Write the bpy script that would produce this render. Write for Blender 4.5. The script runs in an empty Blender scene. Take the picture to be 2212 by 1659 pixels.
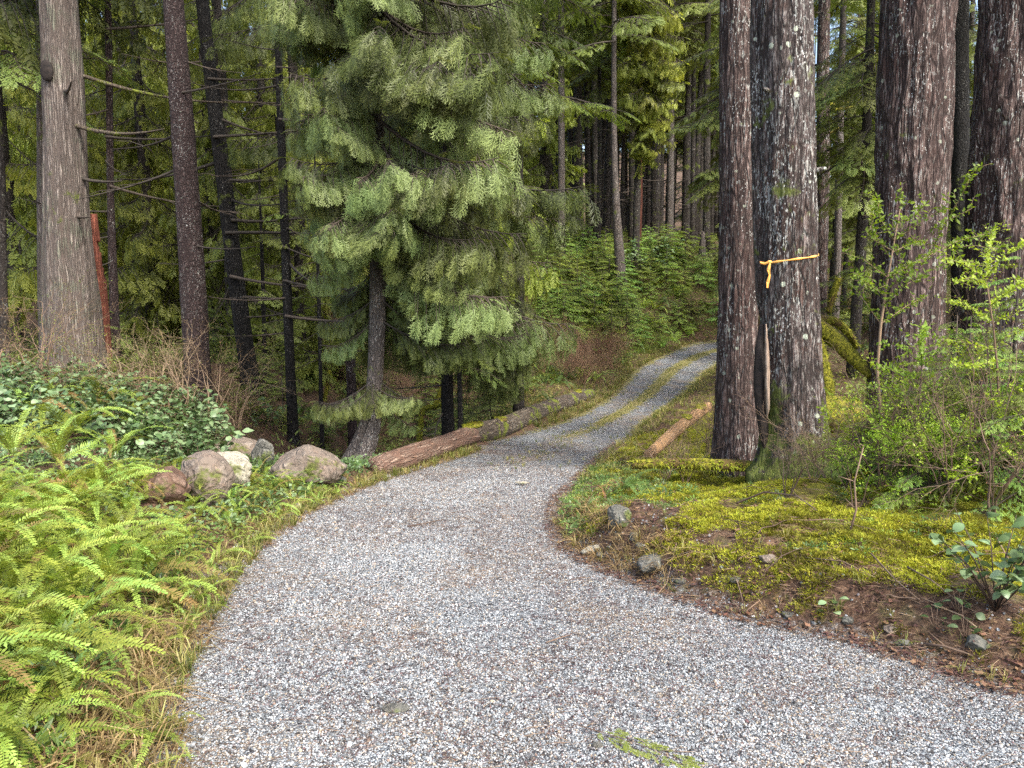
import bpy, math, random
import numpy as np
from mathutils import Vector, Matrix, Euler
R = math.radians
scene = bpy.context.scene
COL = scene.collection

# ---------------------------------------------------------------- camera
PITCH = R(7.5)
cam_d = bpy.data.cameras.new('camera')
cam = bpy.data.objects.new('camera', cam_d)
COL.objects.link(cam)
cam.location = (0, 0, 1.6)
cam.rotation_euler = (math.pi/2 - PITCH, 0, 0)
cam_d.sensor_width = 36
cam_d.lens = 27.19
cam_d.clip_start = 0.05
cam_d.clip_end = 2000
scene.camera = cam
# ---------------------------------------------------------------- sky, sun, exposure (soft bright overcast)
SUN_EL, SUN_AZ = R(52), math.atan2(0.56, -0.73)      # azimuth measured from +Y towards +X
w = bpy.data.worlds.new('World')
scene.world = w
w.use_nodes = True
nt = w.node_tree
bg = nt.nodes['Background']
sky = nt.nodes.new('ShaderNodeTexSky')
sky.sky_type = 'NISHITA'
sky.sun_disc = False
sky.sun_elevation = SUN_EL
sky.sun_rotation = SUN_AZ
sky.air_density = 1.0
sky.dust_density = 4.0
sky.ozone_density = 0.6
nt.links.new(sky.outputs[0], bg.inputs[0])
bg.inputs[1].default_value = 0.13
sl = bpy.data.lights.new('sun', 'SUN')
sl.energy = 1.5
sl.angle = R(10)
sl.color = (1.0, 0.965, 0.90)
so = bpy.data.objects.new('sun', sl)
COL.objects.link(so)
_sd = Vector((math.sin(SUN_AZ)*math.cos(SUN_EL), math.cos(SUN_AZ)*math.cos(SUN_EL), math.sin(SUN_EL)))
so.rotation_euler = _sd.to_track_quat('Z', 'Y').to_euler()
so.location = (12, -12, 20)
scene.view_settings.view_transform = 'Standard'
scene.view_settings.look = 'None'
scene.view_settings.exposure = 1.9
scene.view_settings.gamma = 1
scene.view_settings.use_curve_mapping = False
scene.cycles.max_bounces = 7
scene.cycles.diffuse_bounces = 4
scene.cycles.glossy_bounces = 2
scene.cycles.transmission_bounces = 4
scene.cycles.transparent_max_bounces = 4
scene.cycles.use_denoising = False
scene.cycles.sample_clamp_indirect = 6

# ---------------------------------------------------------------- picture <-> place
FPX = 1671.0
_c, _s = math.cos(PITCH), math.sin(PITCH)
def ray(px, py):
    a = (px-1106)/FPX; b = (829.5-py)/FPX
    return a, _c+b*_s, -_s+b*_c
def P(px, py, Y):
    d = ray(px, py); t = Y/d[1]
    return np.array((d[0]*t, Y, 1.6+d[2]*t))
def smooth(a, b, x):
    t = np.clip((np.asarray(x, float)-a)/(b-a), 0, 1)
    return t*t*(3-2*t)
_zk = [(1450, 3.2), (1300, 4.0), (1150, 5.6), (1100, 6.6), (1000, 9.6), (950, 11.8), (900, 14.8), (850, 18.4), (800, 22.5), (760, 26.0), (740, 28.5)]
_zy = [-50.0, 2.6]; _zz = [0.0, 0.0]
for py, Y in _zk:
    _zy.append(Y); _zz.append(P(1106, py, Y)[2])
_zy += [34, 400]; _zz += [-0.35, -0.35]
_zz[2] = -0.02
def rz(y):
    return (np.interp(y, _zy, _zz)+np.interp(np.asarray(y)-.7, _zy, _zz)+np.interp(np.asarray(y)+.7, _zy, _zz))/3
def groad(px, py):
    d = ray(px, py); t = np.arange(1.5, 40, .01)
    z = 1.6+d[2]*t; k = np.argmax(z < rz(d[1]*t))
    return d[0]*t[k], d[1]*t[k]
_le = [groad(*p) for p in [(330, 1659), (350, 1500), (430, 1330), (480, 1250), (560, 1170), (645, 1112), (735, 1070), (800, 1045), (880, 1019), (990, 986), (1080, 952), (1180, 923), (1280, 880), (1322, 853), (1346, 829), (1371, 799), (1404, 780), (1454, 758), (1492, 742)]]
_re = [groad(*p) for p in [(2212, 1500), (2000, 1430), (1880, 1392), (1780, 1368), (1640, 1345), (1480, 1290), (1330, 1235), (1240, 1190), (1205, 1130), (1215, 1080), (1260, 1030), (1300, 990), (1360, 940), (1410, 900), (1480, 850), (1530, 800), (1600, 762)]]
_lx = [-1.25, -1.15]+[p[0] for p in _le]+[9.5, 16, 28, 60]; _ly = [-50, 2.2]+[p[1] for p in _le]+[30.2, 33, 36, 42]
_rx = [14, 8, 4.5]+[p[0] for p in _re]+[10, 15, 23, 36, 66]; _ry = [-50, 1.5, 2.4]+[p[1] for p in _re]+[27.6, 29.3, 31.5, 34, 42]
def xl(y): return np.interp(y, _ly, _lx)
def xr(y): return np.interp(y, _ry, _rx)
def und(x, y):
    return (np.sin(x*1.7+y*.6)*np.cos(y*1.3-x*.4)*.5+np.sin(x*3.9-y*2.3+1.2)*.22+np.cos(x*7.1+y*6.3)*.12+np.sin(x*13.7-y*11.9)*.06)
def H(x, y):
    x = np.asarray(x, float); y = np.asarray(y, float)
    z = rz(y)
    L = np.clip(xl(y)-x, 0, None); Q = np.clip(x-xr(y), 0, None)
    e = np.maximum(L, Q)
    z = z+.07*smooth(0, .4, L)+.14*np.minimum(L, 7)*smooth(.1, 1.2, L)
    z = z-1.9*np.exp(-(((x+2.6)/1.9)**2+((y-16)/5.0)**2))*smooth(.3, 1.3, L)
    z = z+.10*smooth(0, .22, Q)*smooth(3.6, 4.4, y)*(1-smooth(6.2, 7.2, y))+(.17*smooth(0, .45, Q)+.03*np.minimum(Q, 6))*smooth(2.6, 3.6, y)*(1-.92*smooth(4.7, 7.0, y)) + .04*smooth(0, .5, Q)
    z = z+.36*np.minimum(Q, 7)*smooth(10.5, 19, y)
    s = np.clip(y-24-.5*np.clip(x-2, 0, None), 0, None)
    z = z+(2.7*(1-np.exp(-s/9))+.05*s)*smooth(.2, 2.5, L)
    z = z+.16*np.clip(y-85, 0, 200)+.05*np.clip(np.abs(x)-40, 0, 200)*smooth(10, 40, y)
    z = z+und(x, y)*.09*smooth(0, .7, e)+und(x*2.7+3, y*2.7)*.085*smooth(.05, .5, Q)*smooth(3, 4, y)*(1-smooth(9, 12, y))
    return z
def hz(x, y): return float(H(x, y))
def G(px, py, far=80):
    d = ray(px, py); t = np.arange(1.2, far, .02)
    X, Y = d[0]*t, d[1]*t
    k = np.argmax(1.6+d[2]*t < H(X, Y))
    return float(X[k]), float(Y[k]), hz(X[k], Y[k])
def on(px, Y, dz=0.0):
    x = (px-1106)/FPX*Y*1.0
    for _ in range(4):                       # depth along the view axis depends a little on height
        z = hz(x, Y)+dz
        x = (px-1106)/FPX*(Y*_c-(z-1.6)*_s)
    return x, Y, hz(x, Y)+dz

# ---------------------------------------------------------------- mesh building
class MB:
    def __init__(s): s.V = []; s.T = []; s.A = []; s.M = []; s.n = 0
    def add(s, V, T, a=.5, m=0):
        V = np.asarray(V, float).reshape(-1, 3); T = np.asarray(T, int).reshape(-1, 3)
        s.V.append(V); s.T.append(T+s.n)
        s.A.append(np.broadcast_to(np.asarray(a, float), (len(V),)))
        s.M.append(np.broadcast_to(np.asarray(m, int), (len(T),))); s.n += len(V)
    def arr(s):
        if not s.V: return np.zeros((0, 3)), np.zeros((0, 3), int), np.zeros(0), np.zeros(0, int)
        return np.concatenate(s.V), np.concatenate(s.T), np.concatenate(s.A), np.concatenate(s.M)
    def mesh(s, name, mats, smooth_=True):
        V, T, A, M = s.arr()
        me = bpy.data.meshes.new(name)
        me.vertices.add(len(V)); me.vertices.foreach_set('co', V.astype(np.float32).ravel())
        me.loops.add(len(T)*3); me.loops.foreach_set('vertex_index', T.astype(np.int32).ravel())
        me.polygons.add(len(T)); me.polygons.foreach_set('loop_start', np.arange(0, len(T)*3, 3, dtype=np.int32))
        me.polygons.foreach_set('loop_total', np.full(len(T), 3, np.int32))
        me.polygons.foreach_set('material_index', M.astype(np.int32))
        me.polygons.foreach_set('use_smooth', np.full(len(T), smooth_))
        at = me.attributes.new('v', 'FLOAT', 'POINT'); at.data.foreach_set('value', A.astype(np.float32))
        me.update(calc_edges=True)
        for m in (mats if isinstance(mats, (list, tuple)) else [mats]): me.materials.append(m)
        return me
def link(name, me, parent=None, loc=(0, 0, 0), rot=(0, 0, 0), sc=1):
    o = bpy.data.objects.new(name, me); COL.objects.link(o)
    o.parent = parent; o.location = loc; o.rotation_euler = rot
    o.scale = (sc, sc, sc) if not hasattr(sc, '__len__') else sc
    return o
def tag(o, label=None, cat=None, group=None, kind=None):
    if label: o['label'] = label
    if cat: o['category'] = cat
    if group: o['group'] = group
    if kind: o['kind'] = kind
    return o
def empty(name, loc, label, cat, group=None, rot=(0, 0, 0)):
    o = bpy.data.objects.new(name, None); COL.objects.link(o)
    o.location = loc; o.rotation_euler = rot; o.empty_display_size = .2
    return tag(o, label, cat, group)
def norm(v):
    v = np.asarray(v, float); return v/(np.linalg.norm(v)+1e-12)
def frame(d, up=(0, 0, 1)):
    x = norm(d); y = np.cross(up, x)
    if np.linalg.norm(y) < 1e-4: y = np.cross((0, 1, 0), x)
    y = norm(y); return np.stack([x, y, np.cross(x, y)])      # rows: local x,y,z
class VN:                                                     # value noise, periodic in u
    def __init__(s, seed, nu, nv=64): s.g = np.random.default_rng(seed).random((nu, nv)); s.nu = nu; s.nv = nv
    def __call__(s, u, v):
        u = np.asarray(u, float) % s.nu; v = np.asarray(v, float) % s.nv
        i = np.floor(u).astype(int); j = np.floor(v).astype(int); a = u-i; b = v-j
        a = a*a*(3-2*a); b = b*b*(3-2*b); i %= s.nu; j %= s.nv
        i1 = (i+1) % s.nu; j1 = (j+1) % s.nv; g = s.g
        return (g[i, j]*(1-a)+g[i1, j]*a)*(1-b)+(g[i, j1]*(1-a)+g[i1, j1]*a)*b
def resample(pts, rad, step):
    pts = np.asarray(pts, float); rad = np.asarray(rad, float)
    L = np.concatenate([[0], np.cumsum(np.linalg.norm(np.diff(pts, axis=0), axis=1))])
    n = max(2, int(L[-1]/step)+1); t = np.linspace(0, L[-1], n)
    # Catmull-Rom like smoothing: interpolate, then smooth
    p = np.stack([np.interp(t, L, pts[:, k]) for k in range(3)], 1); r = np.interp(t, L, rad)
    k = max(1, int(.25*(L[-1]/max(1, len(L)-1))/step))
    if n > 2*k+3:
        for _ in range(2):
            q = np.pad(p, ((k, k), (0, 0)), 'edge'); ker = np.ones(2*k+1)/(2*k+1)
            sm_ = np.stack([np.convolve(q[:, j], ker, 'valid') for j in range(3)], 1); sm_[0] = p[0]; sm_[-1] = p[-1]; p = sm_
    return p, r, t
def tube(mb, pts, rad, seg=6, a=.5, m=0, disp=None, step=None, cap=True):
    if step: p, r, t = resample(pts, rad, step)
    else:
        p = np.asarray(pts, float); r = np.broadcast_to(np.asarray(rad, float), (len(p),)); t = np.arange(len(p))
    n = len(p)
    d = np.gradient(p, axis=0) if n > 1 else np.array([[0, 0, 1.]])
    d /= (np.linalg.norm(d, axis=1, keepdims=True)+1e-12)
    ref = np.array([0, 1., 0]) if abs(d[0][1]) < .8 else np.array([1., 0, 0])
    u = np.cross(d, ref); u /= (np.linalg.norm(u, axis=1, keepdims=True)+1e-12); v = np.cross(d, u)
    th = np.linspace(0, 2*math.pi, seg, endpoint=False)
    rr = np.repeat(r[:, None], seg, 1)
    if disp is not None: rr = disp(rr, th[None, :].repeat(n, 0), t[:, None].repeat(seg, 1))
    V = p[:, None, :]+rr[..., None]*(np.cos(th)[None, :, None]*u[:, None, :]+np.sin(th)[None, :, None]*v[:, None, :])
    i = np.arange(n-1)[:, None]*seg; j = np.arange(seg)[None, :]; j2 = (j+1) % seg
    A_, B_, C_, D_ = i+j, i+j2, i+seg+j2, i+seg+j
    T = np.concatenate([np.stack([A_, B_, C_], -1).reshape(-1, 3), np.stack([A_, C_, D_], -1).reshape(-1, 3)])
    V = V.reshape(-1, 3)
    if cap:
        V = np.concatenate([V, p[:1], p[-1:]]); c0, c1 = n*seg, n*seg+1; jj = np.arange(seg)
        T = np.concatenate([T, np.stack([jj*0+c0, (jj+1) % seg, jj], -1), np.stack([jj*0+c1, (n-1)*seg+jj, (n-1)*seg+(jj+1) % seg], -1)])
    mb.add(V, T, a, m)

# ---------------------------------------------------------------- materials
def newmat(name):
    m = bpy.data.materials.new(name); m.use_nodes = True; t = m.node_tree; t.nodes.clear()
    out = t.nodes.new('ShaderNodeOutputMaterial'); return m, t, out
class NB:
    def __init__(s, t): s.t = t
    def n(s, kind, **kw):
        q = s.t.nodes.new(kind)
        for k, v in kw.items(): setattr(q, k, v)
        return q
    def l(s, a, b): s.t.links.new(a, b)
    def val(s, v, sock):
        if isinstance(v, (int, float)): sock.default_value = v
        elif isinstance(v, (tuple, list)): sock.default_value = (*v, 1) if len(v) == 3 and sock.type == 'RGBA' else v
        else: s.l(v, sock)
    def noise(s, co, scale, detail=3, rough=.55, dist=0, out='Fac'):
        q = s.n('ShaderNodeTexNoise'); q.inputs['Scale'].default_value = scale; q.inputs['Detail'].default_value = detail
        q.inputs['Roughness'].default_value = rough; q.inputs['Distortion'].default_value = dist; s.l(co, q.inputs['Vector']); return q.outputs[out]
    def voro(s, co, scale, feature='F1', out='Distance', rnd=1):
        q = s.n('ShaderNodeTexVoronoi', feature=feature); q.inputs['Scale'].default_value = scale
        if 'Randomness' in q.inputs: q.inputs['Randomness'].default_value = rnd
        s.l(co, q.inputs['Vector']); return q.outputs[out]
    def mapr(s, v, a, b, c=0, d=1, sm=True):
        q = s.n('ShaderNodeMapRange'); q.interpolation_type = 'SMOOTHSTEP' if sm else 'LINEAR'
        for i, x in enumerate((v, a, b, c, d)): s.val(x, q.inputs[i])
        return q.outputs[0]
    def math(s, op, a, b=0.0):
        q = s.n('ShaderNodeMath', operation=op); s.val(a, q.inputs[0]); s.val(b, q.inputs[1]); return q.outputs[0]
    def mix(s, f, a, b, mode='MIX'):
        q = s.n('ShaderNodeMix', data_type='RGBA', blend_type=mode); q.clamp_factor = True
        s.val(f, q.inputs[0]); s.val(a, q.inputs[6]); s.val(b, q.inputs[7]); return q.outputs[2]
    def ramp(s, v, stops):
        q = s.n('ShaderNodeValToRGB'); r = q.color_ramp
        while len(r.elements) < len(stops): r.elements.new(.5)
        for e, (p, c) in zip(r.elements, stops): e.position = p; e.color = (*c, 1)
        s.val(v, q.inputs[0]); return q.outputs[0]
    def scaled(s, co, sc):
        q = s.n('ShaderNodeVectorMath', operation='MULTIPLY'); s.l(co, q.inputs[0]); q.inputs[1].default_value = sc; return q.outputs[0]
    def bump(s, h, strength, dist, prev=None):
        q = s.n('ShaderNodeBump'); q.inputs['Strength'].default_value = strength; q.inputs['Distance'].default_value = dist
        s.l(h, q.inputs['Height'])
        if prev: s.l(prev, q.inputs['Normal'])
        return q.outputs[0]
    def obj(s): return s.n('ShaderNodeTexCoord').outputs['Object']
    def attr(s, name): return s.n('ShaderNodeAttribute', attribute_name=name).outputs['Fac']
    def rand(s): return s.n('ShaderNodeObjectInfo').outputs['Random']

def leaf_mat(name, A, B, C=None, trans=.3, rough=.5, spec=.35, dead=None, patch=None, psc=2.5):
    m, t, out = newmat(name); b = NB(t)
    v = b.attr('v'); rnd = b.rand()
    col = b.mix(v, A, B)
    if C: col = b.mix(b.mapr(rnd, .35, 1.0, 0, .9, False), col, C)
    if dead: col = b.mix(b.mapr(b.noise(b.obj(), 9, 2), .62, .72), col, dead)
    if patch:
        gp_ = b.n('ShaderNodeNewGeometry').outputs['Position']; col = b.mix(b.mapr(b.noise(gp_, psc, 4, .7), .46, .66, 0, .85), col, patch)
    hs = b.n('ShaderNodeHueSaturation'); b.l(b.mapr(rnd, 0, 1, .50, 1.30, False), hs.inputs['Value'])
    b.l(b.mapr(b.math('FRACT', b.math('MULTIPLY', rnd, 7.3)), 0, 1, .487, .512, False), hs.inputs['Hue']); b.l(col, hs.inputs['Color'])
    col = hs.outputs[0]
    p = b.n('ShaderNodeBsdfPrincipled'); b.l(col, p.inputs['Base Color']); p.inputs['Roughness'].default_value = rough
    p.inputs['Specular IOR Level'].default_value = spec
    tr = b.n('ShaderNodeBsdfTranslucent'); b.l(b.mix(1.0, col, (1.25, 1.2, .55), 'MULTIPLY'), tr.inputs[0])
    mx = b.n('ShaderNodeMixShader'); mx.inputs[0].default_value = trans
    b.l(p.outputs[0], mx.inputs[1]); b.l(tr.outputs[0], mx.inputs[2]); b.l(mx.outputs[0], out.inputs[0])
    return m
def bark_mat(name, dark, light, lichen=.3, moss=.2, sc=1.0, stretch=.18, tint=None, lich_col=(.36, .37, .34), moss_col=(.09, .11, .02), spot=1.0, mosslow=0.0, rough=.85):
    m, t, out = newmat(name); b = NB(t); co = b.obj()
    cs = b.scaled(co, (1, 1, stretch))
    n1 = b.noise(cs, 24*sc, 6, .7, .8); n2 = b.noise(co, 1.7, 3); n3 = b.noise(co, 16, 4, .7); n4 = b.noise(b.scaled(co, (1, 1, min(1, stretch*2.2))), 70*sc, 3, .7)
    vo = b.voro(b.scaled(co, (1, 1, min(1, stretch*1.8))), 20*sc, 'DISTANCE_TO_EDGE')
    plate = b.math('MULTIPLY', b.mapr(vo, 0, .16), b.mapr(n1, .32, .62))
    col = b.mix(plate, dark, light)
    col = b.mix(b.mapr(n4, .35, .7, .75, 0), col, dark)
    if tint: col = b.mix(b.math('MULTIPLY', b.mapr(b.noise(co, 2.6, 5, .7, .3), .47, .60), .75), col, b.mix(plate, dark, tint))
    if lichen > 0:
        area = b.mapr(b.math('ADD', b.noise(b.scaled(co, (1, 1, .5)), 2.4, 4, .65), b.math('MULTIPLY', n3, .12)), .50, .66)
        fl = b.mapr(b.math('ADD', b.math('MULTIPLY', n4, .7), b.math('MULTIPLY', n1, .4)), .64-.06*lichen, .70-.06*lichen)
        col = b.mix(b.math('MULTIPLY', b.math('MULTIPLY', fl, b.mapr(area, 0, 1, .35, 1)), min(1, .45+lichen)), col, lich_col)
        sp = b.voro(b.scaled(co, (1, 1, .6)), 38*spot)
        f = b.math('LESS_THAN', b.math('ADD', sp, b.math('MULTIPLY', n3, .2)), b.math('ADD', b.math('MULTIPLY', area, .12+.1*lichen), .13))
        col = b.mix(b.math('MULTIPLY', f, min(1, .3+lichen)), col, b.mix(n1, lich_col, (.62, .62, .60)))
        sp2 = b.voro(co, 5.5*spot); f2 = b.mapr(b.math('ADD', sp2, b.math('MULTIPLY', n3, .3)), .20+.06*lichen, .25+.06*lichen, 1, 0)
        col = b.mix(b.math('MULTIPLY', f2, min(1, lichen*1.1)), col, b.mix(n4, (.30, .34, .26), (.52, .56, .45)))
    if moss > 0:
        mf = b.math('ADD', b.noise(co, 2.1, 4, .7), b.math('MULTIPLY', n4, .14))
        if mosslow:
            z = b.n('ShaderNodeSeparateXYZ'); b.l(co, z.inputs[0]); mf = b.math('ADD', mf, b.mapr(z.outputs[2], .05, mosslow, .26, 0))
        f = b.mapr(mf, .72-.3*moss, .80-.3*moss)
        col = b.mix(b.math('MULTIPLY', f, .9), col, b.mix(n4, tuple(c*.5 for c in moss_col), tuple(c*1.9 for c in moss_col)))
    p = b.n('ShaderNodeBsdfPrincipled'); b.l(col, p.inputs['Base Color']); p.inputs['Roughness'].default_value = rough
    p.inputs['Specular IOR Level'].default_value = .25
    h = b.math('ADD', plate, b.math('MULTIPLY', n4, .5))
    b.l(b.bump(h, 1.0, .018), p.inputs['Normal']); b.l(p.outputs[0], out.inputs[0])
    return m
def plain_mat(name, A, B, scale=12, rough=.8, bump=.01, stretch=(1, 1, 1), C=None):
    m, t, out = newmat(name); b = NB(t); co = b.scaled(b.obj(), stretch)
    n = b.noise(co, scale, 5, .65); col = b.mix(b.mapr(n, .3, .7), A, B)
    if C: col = b.mix(b.mapr(b.noise(b.obj(), 3.1, 4, .6), .5, .62), col, C)
    p = b.n('ShaderNodeBsdfPrincipled'); b.l(col, p.inputs['Base Color']); p.inputs['Roughness'].default_value = rough
    p.inputs['Specular IOR Level'].default_value = .3
    b.l(b.bump(n, .8, bump), p.inputs['Normal']); b.l(p.outputs[0], out.inputs[0]); return m
def rnd_mat(name, stops, rough=.8, spec=.3, k=1.0):
    m, t, out = newmat(name); b = NB(t)
    col = b.ramp(b.math('FRACT', b.math('MULTIPLY', b.rand(), k)), stops)
    col = b.mix(b.mapr(b.noise(b.obj(), 1.3, 3), .3, .7, 0, .35), col, (.12, .10, .08))
    p = b.n('ShaderNodeBsdfPrincipled'); b.l(col, p.inputs['Base Color']); p.inputs['Roughness'].default_value = rough
    p.inputs['Specular IOR Level'].default_value = spec; b.l(p.outputs[0], out.inputs[0]); return m

def ground_mat():
    m, t, out = newmat('gravel_and_forest_floor'); b = NB(t); co = b.obj()
    gm = b.attr('gravel'); ms = b.attr('moss'); gs = b.attr('grass')
    # gravel: chips of several greys with tan, reddish and near-black ones
    vc = b.n('ShaderNodeTexVoronoi'); vc.inputs['Scale'].default_value = 88; b.l(co, vc.inputs['Vector'])
    vd = b.n('ShaderNodeTexVoronoi', feature='DISTANCE_TO_EDGE'); vd.inputs['Scale'].default_value = 88; b.l(co, vd.inputs['Vector'])
    sx = b.n('ShaderNodeSeparateColor'); b.l(vc.outputs['Color'], sx.inputs[0])
    chip = b.ramp(sx.outputs[0], [(0, (.015, .015, .017)), (.14, (.09, .09, .095)), (.42, (.21, .235, .25)), (.7, (.34, .375, .395)), (.9, (.50, .52, .52)), (.98, (.64, .65, .64)), (1, (.74, .74, .73))])
    tanf = b.mapr(b.math('ADD', b.noise(co, 1.5, 4, .6), b.math('MULTIPLY', sx.outputs[1], .32)), .66, .86)
    chip = b.mix(b.math('MULTIPLY', tanf, .7), chip, b.mix(sx.outputs[2], (.20, .13, .085), (.50, .40, .27)))
    redf = b.mapr(b.math('ADD', b.noise(b.scaled(co, (1, 2.2, 1)), 2.2, 5, .7), b.math('MULTIPLY', sx.outputs[2], .2)), .66, .78)
    chip = b.mix(b.math('MULTIPLY', redf, .6), chip, (.13, .065, .06))
    chip = b.mix(b.mapr(vd.outputs['Distance'], 0, .13, .75, 0), chip, (.045, .04, .04))
    # forest floor: needles, soil, dead leaves
    n1 = b.noise(co, 38, 6, .75); n2 = b.noise(co, 5, 4, .6); n3 = b.noise(co, 130, 3, .7)
    soil = b.ramp(n1, [(.3, (.028, .018, .012)), (.5, (.085, .05, .032)), (.62, (.17, .105, .065)), (.75, (.30, .22, .14))])
    soil = b.mix(b.mapr(n2, .5, .7, 0, .7), soil, b.mix(n1, (.05, .055, .02), (.16, .15, .06)))
    moss = b.ramp(b.math('ADD', b.math('MULTIPLY', n1, .5), b.math('MULTIPLY', n3, .5)), [(.32, (.03, .033, .008)), (.5, (.13, .13, .016)), (.66, (.34, .32, .035))])
    mf = b.mapr(b.math('ADD', b.math('MULTIPLY', ms, .9), b.math('MULTIPLY', b.noise(co, 2.3, 5, .65), 1.0)), .90, 1.08)
    floor = b.mix(mf, soil, moss)
    strip = b.mix(n1, (.15, .13, .03), (.42, .38, .10))
    gf = b.mapr(b.math('ADD', gs, b.math('MULTIPLY', b.math('SUBTRACT', b.noise(co, 2.6, 7, .85), .5), 2.9)), .50, .95)
    chip2 = b.mix(b.math('MULTIPLY', gf, .8), chip, strip)
    edge = b.math('ADD', gm, b.math('MULTIPLY', b.math('SUBTRACT', b.math('ADD', b.math('MULTIPLY', b.noise(co, 2.6, 5, .7), .6), b.math('MULTIPLY', n1, .4)), .5), 1.3))
    ef = b.mapr(edge, .38, .60)
    col = b.mix(ef, floor, chip2)
    p = b.n('ShaderNodeBsdfPrincipled'); b.l(col, p.inputs['Base Color']); p.inputs['Roughness'].default_value = .88
    p.inputs['Specular IOR Level'].default_value = .22
    hgt = b.math('ADD', b.math('MULTIPLY', b.mapr(vd.outputs['Distance'], 0, .3), ef), b.math('ADD', n1, b.math('MULTIPLY', sx.outputs[1], .6)))
    b.l(b.bump(hgt, .85, .012, b.bump(n2, .5, .03)), p.inputs['Normal']); b.l(p.outputs[0], out.inputs[0]); return m

M = {}
M['ground'] = ground_mat()
M['cedar'] = leaf_mat('cedar_foliage', (.018, .032, .010), (.225, .270, .066), (.165, .228, .078), trans=.22)  # dark inner colour paints in the shade of gaps between sprays
M['cedar_sunlit'] = leaf_mat('pale_sunlit_cedar_foliage', (.09, .115, .018), (.42, .47, .085), None, trans=.42)  # pale green lightened further, painting sunlight into the leaf colour
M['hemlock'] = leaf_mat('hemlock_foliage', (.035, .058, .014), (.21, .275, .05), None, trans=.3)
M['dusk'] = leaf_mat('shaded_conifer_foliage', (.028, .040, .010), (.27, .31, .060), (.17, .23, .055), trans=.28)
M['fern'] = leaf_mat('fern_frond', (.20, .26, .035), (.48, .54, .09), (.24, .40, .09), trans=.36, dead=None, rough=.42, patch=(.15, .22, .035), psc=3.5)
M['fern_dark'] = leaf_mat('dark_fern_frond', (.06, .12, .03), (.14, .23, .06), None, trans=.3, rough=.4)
M['fern_dead'] = leaf_mat('yellowed_frond', (.22, .17, .05), (.33, .27, .08), (.20, .10, .045), trans=.3)
M['salal'] = leaf_mat('salal_leaf', (.05, .10, .03), (.16, .25, .09), (.18, .25, .13), trans=.15, rough=.42, spec=.4)
M['spring'] = leaf_mat('spring_leaf', (.16, .26, .02), (.36, .50, .05), None, trans=.45, rough=.5)
M['sapling'] = leaf_mat('sapling_foliage', (.10, .155, .02), (.36, .44, .07), (.17, .32, .07), trans=.33)
M['brown_needles'] = leaf_mat('dead_brown_foliage', (.13, .045, .025), (.26, .12, .06), None, trans=.2)
M['grass'] = leaf_mat('grass_blade', (.10, .14, .025), (.26, .29, .06), (.30, .26, .10), trans=.35)
M['needle'] = leaf_mat('fallen_brown_needles', (.045, .022, .018), (.13, .075, .055), (.08, .04, .038), trans=.05)
M['straw'] = leaf_mat('dry_grass', (.20, .13, .055), (.40, .31, .15), None, trans=.25)
M['mosstuft'] = leaf_mat('moss_tuft', (.085, .095, .010), (.54, .53, .05), (.26, .30, .035), trans=.3, rough=.8, spec=.1, patch=(.085, .075, .018), psc=1.8)
M['dead_leaf'] = leaf_mat('dead_leaf', (.12, .055, .03), (.30, .19, .11), (.10, .05, .03), trans=.15)
M['twig'] = rnd_mat('twig_bark', [(0, (.055, .035, .025)), (.5, (.12, .075, .05)), (1, (.22, .15, .10))])
M['twig_tan'] = rnd_mat('tan_twig_bark', [(0, (.13, .08, .055)), (.5, (.24, .16, .10)), (1, (.33, .24, .15))])
M['twig_red'] = rnd_mat('reddish_twig_bark', [(0, (.14, .07, .04)), (.5, (.26, .15, .085)), (1, (.36, .25, .15))])
M['branchwood'] = rnd_mat('dark_branch_bark', [(0, (.02, .017, .014)), (.6, (.045, .036, .028)), (1, (.08, .06, .045))])
M['stone'] = rnd_mat('gravel_stone', [(0, (.012, .012, .014)), (.15, (.08, .085, .09)), (.40, (.215, .245, .26)), (.70, (.38, .405, .42)), (.79, (.40, .33, .23)), (.87, (.11, .05, .055)), (.95, (.46, .48, .48)), (1, (.66, .67, .66))], rough=.7, k=13.7)
M['cedar_bark'] = bark_mat('stringy_cedar_bark', (.085, .066, .056), (.36, .31, .27), lichen=.0, moss=.12, sc=1.3, stretch=.045, tint=(.16, .175, .125))
M['speck_bark'] = bark_mat('speckled_dark_bark', (.026, .017, .016), (.115, .072, .066), lichen=.42, moss=.0, sc=1.1, stretch=.3, spot=1.5)
M['black_bark'] = bark_mat('black_wet_bark', (.007, .0065, .006), (.030, .026, .023), lichen=.10, moss=.1, sc=1.1, stretch=.25, spot=1.5)
M['fir_bark'] = bark_mat('furrowed_fir_bark', (.022, .016, .014), (.27, .215, .20), lichen=1.0, moss=.16, sc=.95, stretch=.10, tint=(.105, .058, .045), mosslow=1.3)
M['fir_bark2'] = bark_mat('furrowed_reddish_bark', (.026, .017, .015), (.30, .21, .185), lichen=.6, moss=.02, sc=.9, stretch=.09, tint=(.11, .062, .052))
M['pale_bark'] = bark_mat('pale_grey_bark', (.06, .05, .045), (.27, .235, .21), lichen=.35, moss=.15, sc=1, stretch=.2, tint=(.22, .17, .14))
M['far_bark'] = bark_mat('far_trunk_bark', (.025, .02, .017), (.085, .072, .06), lichen=.22, moss=.25, sc=.6, stretch=.2)
M['red_wood'] = bark_mat('red_rotting_wood', (.05, .016, .01), (.22, .075, .045), lichen=0, moss=.1, sc=.8, stretch=.06, tint=(.07, .03, .02))
M['red_snag'] = bark_mat('bright_red_rotten_wood', (.10, .03, .018), (.42, .15, .10), lichen=0, moss=.08, sc=.8, stretch=.06, tint=(.08, .03, .02))
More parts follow.
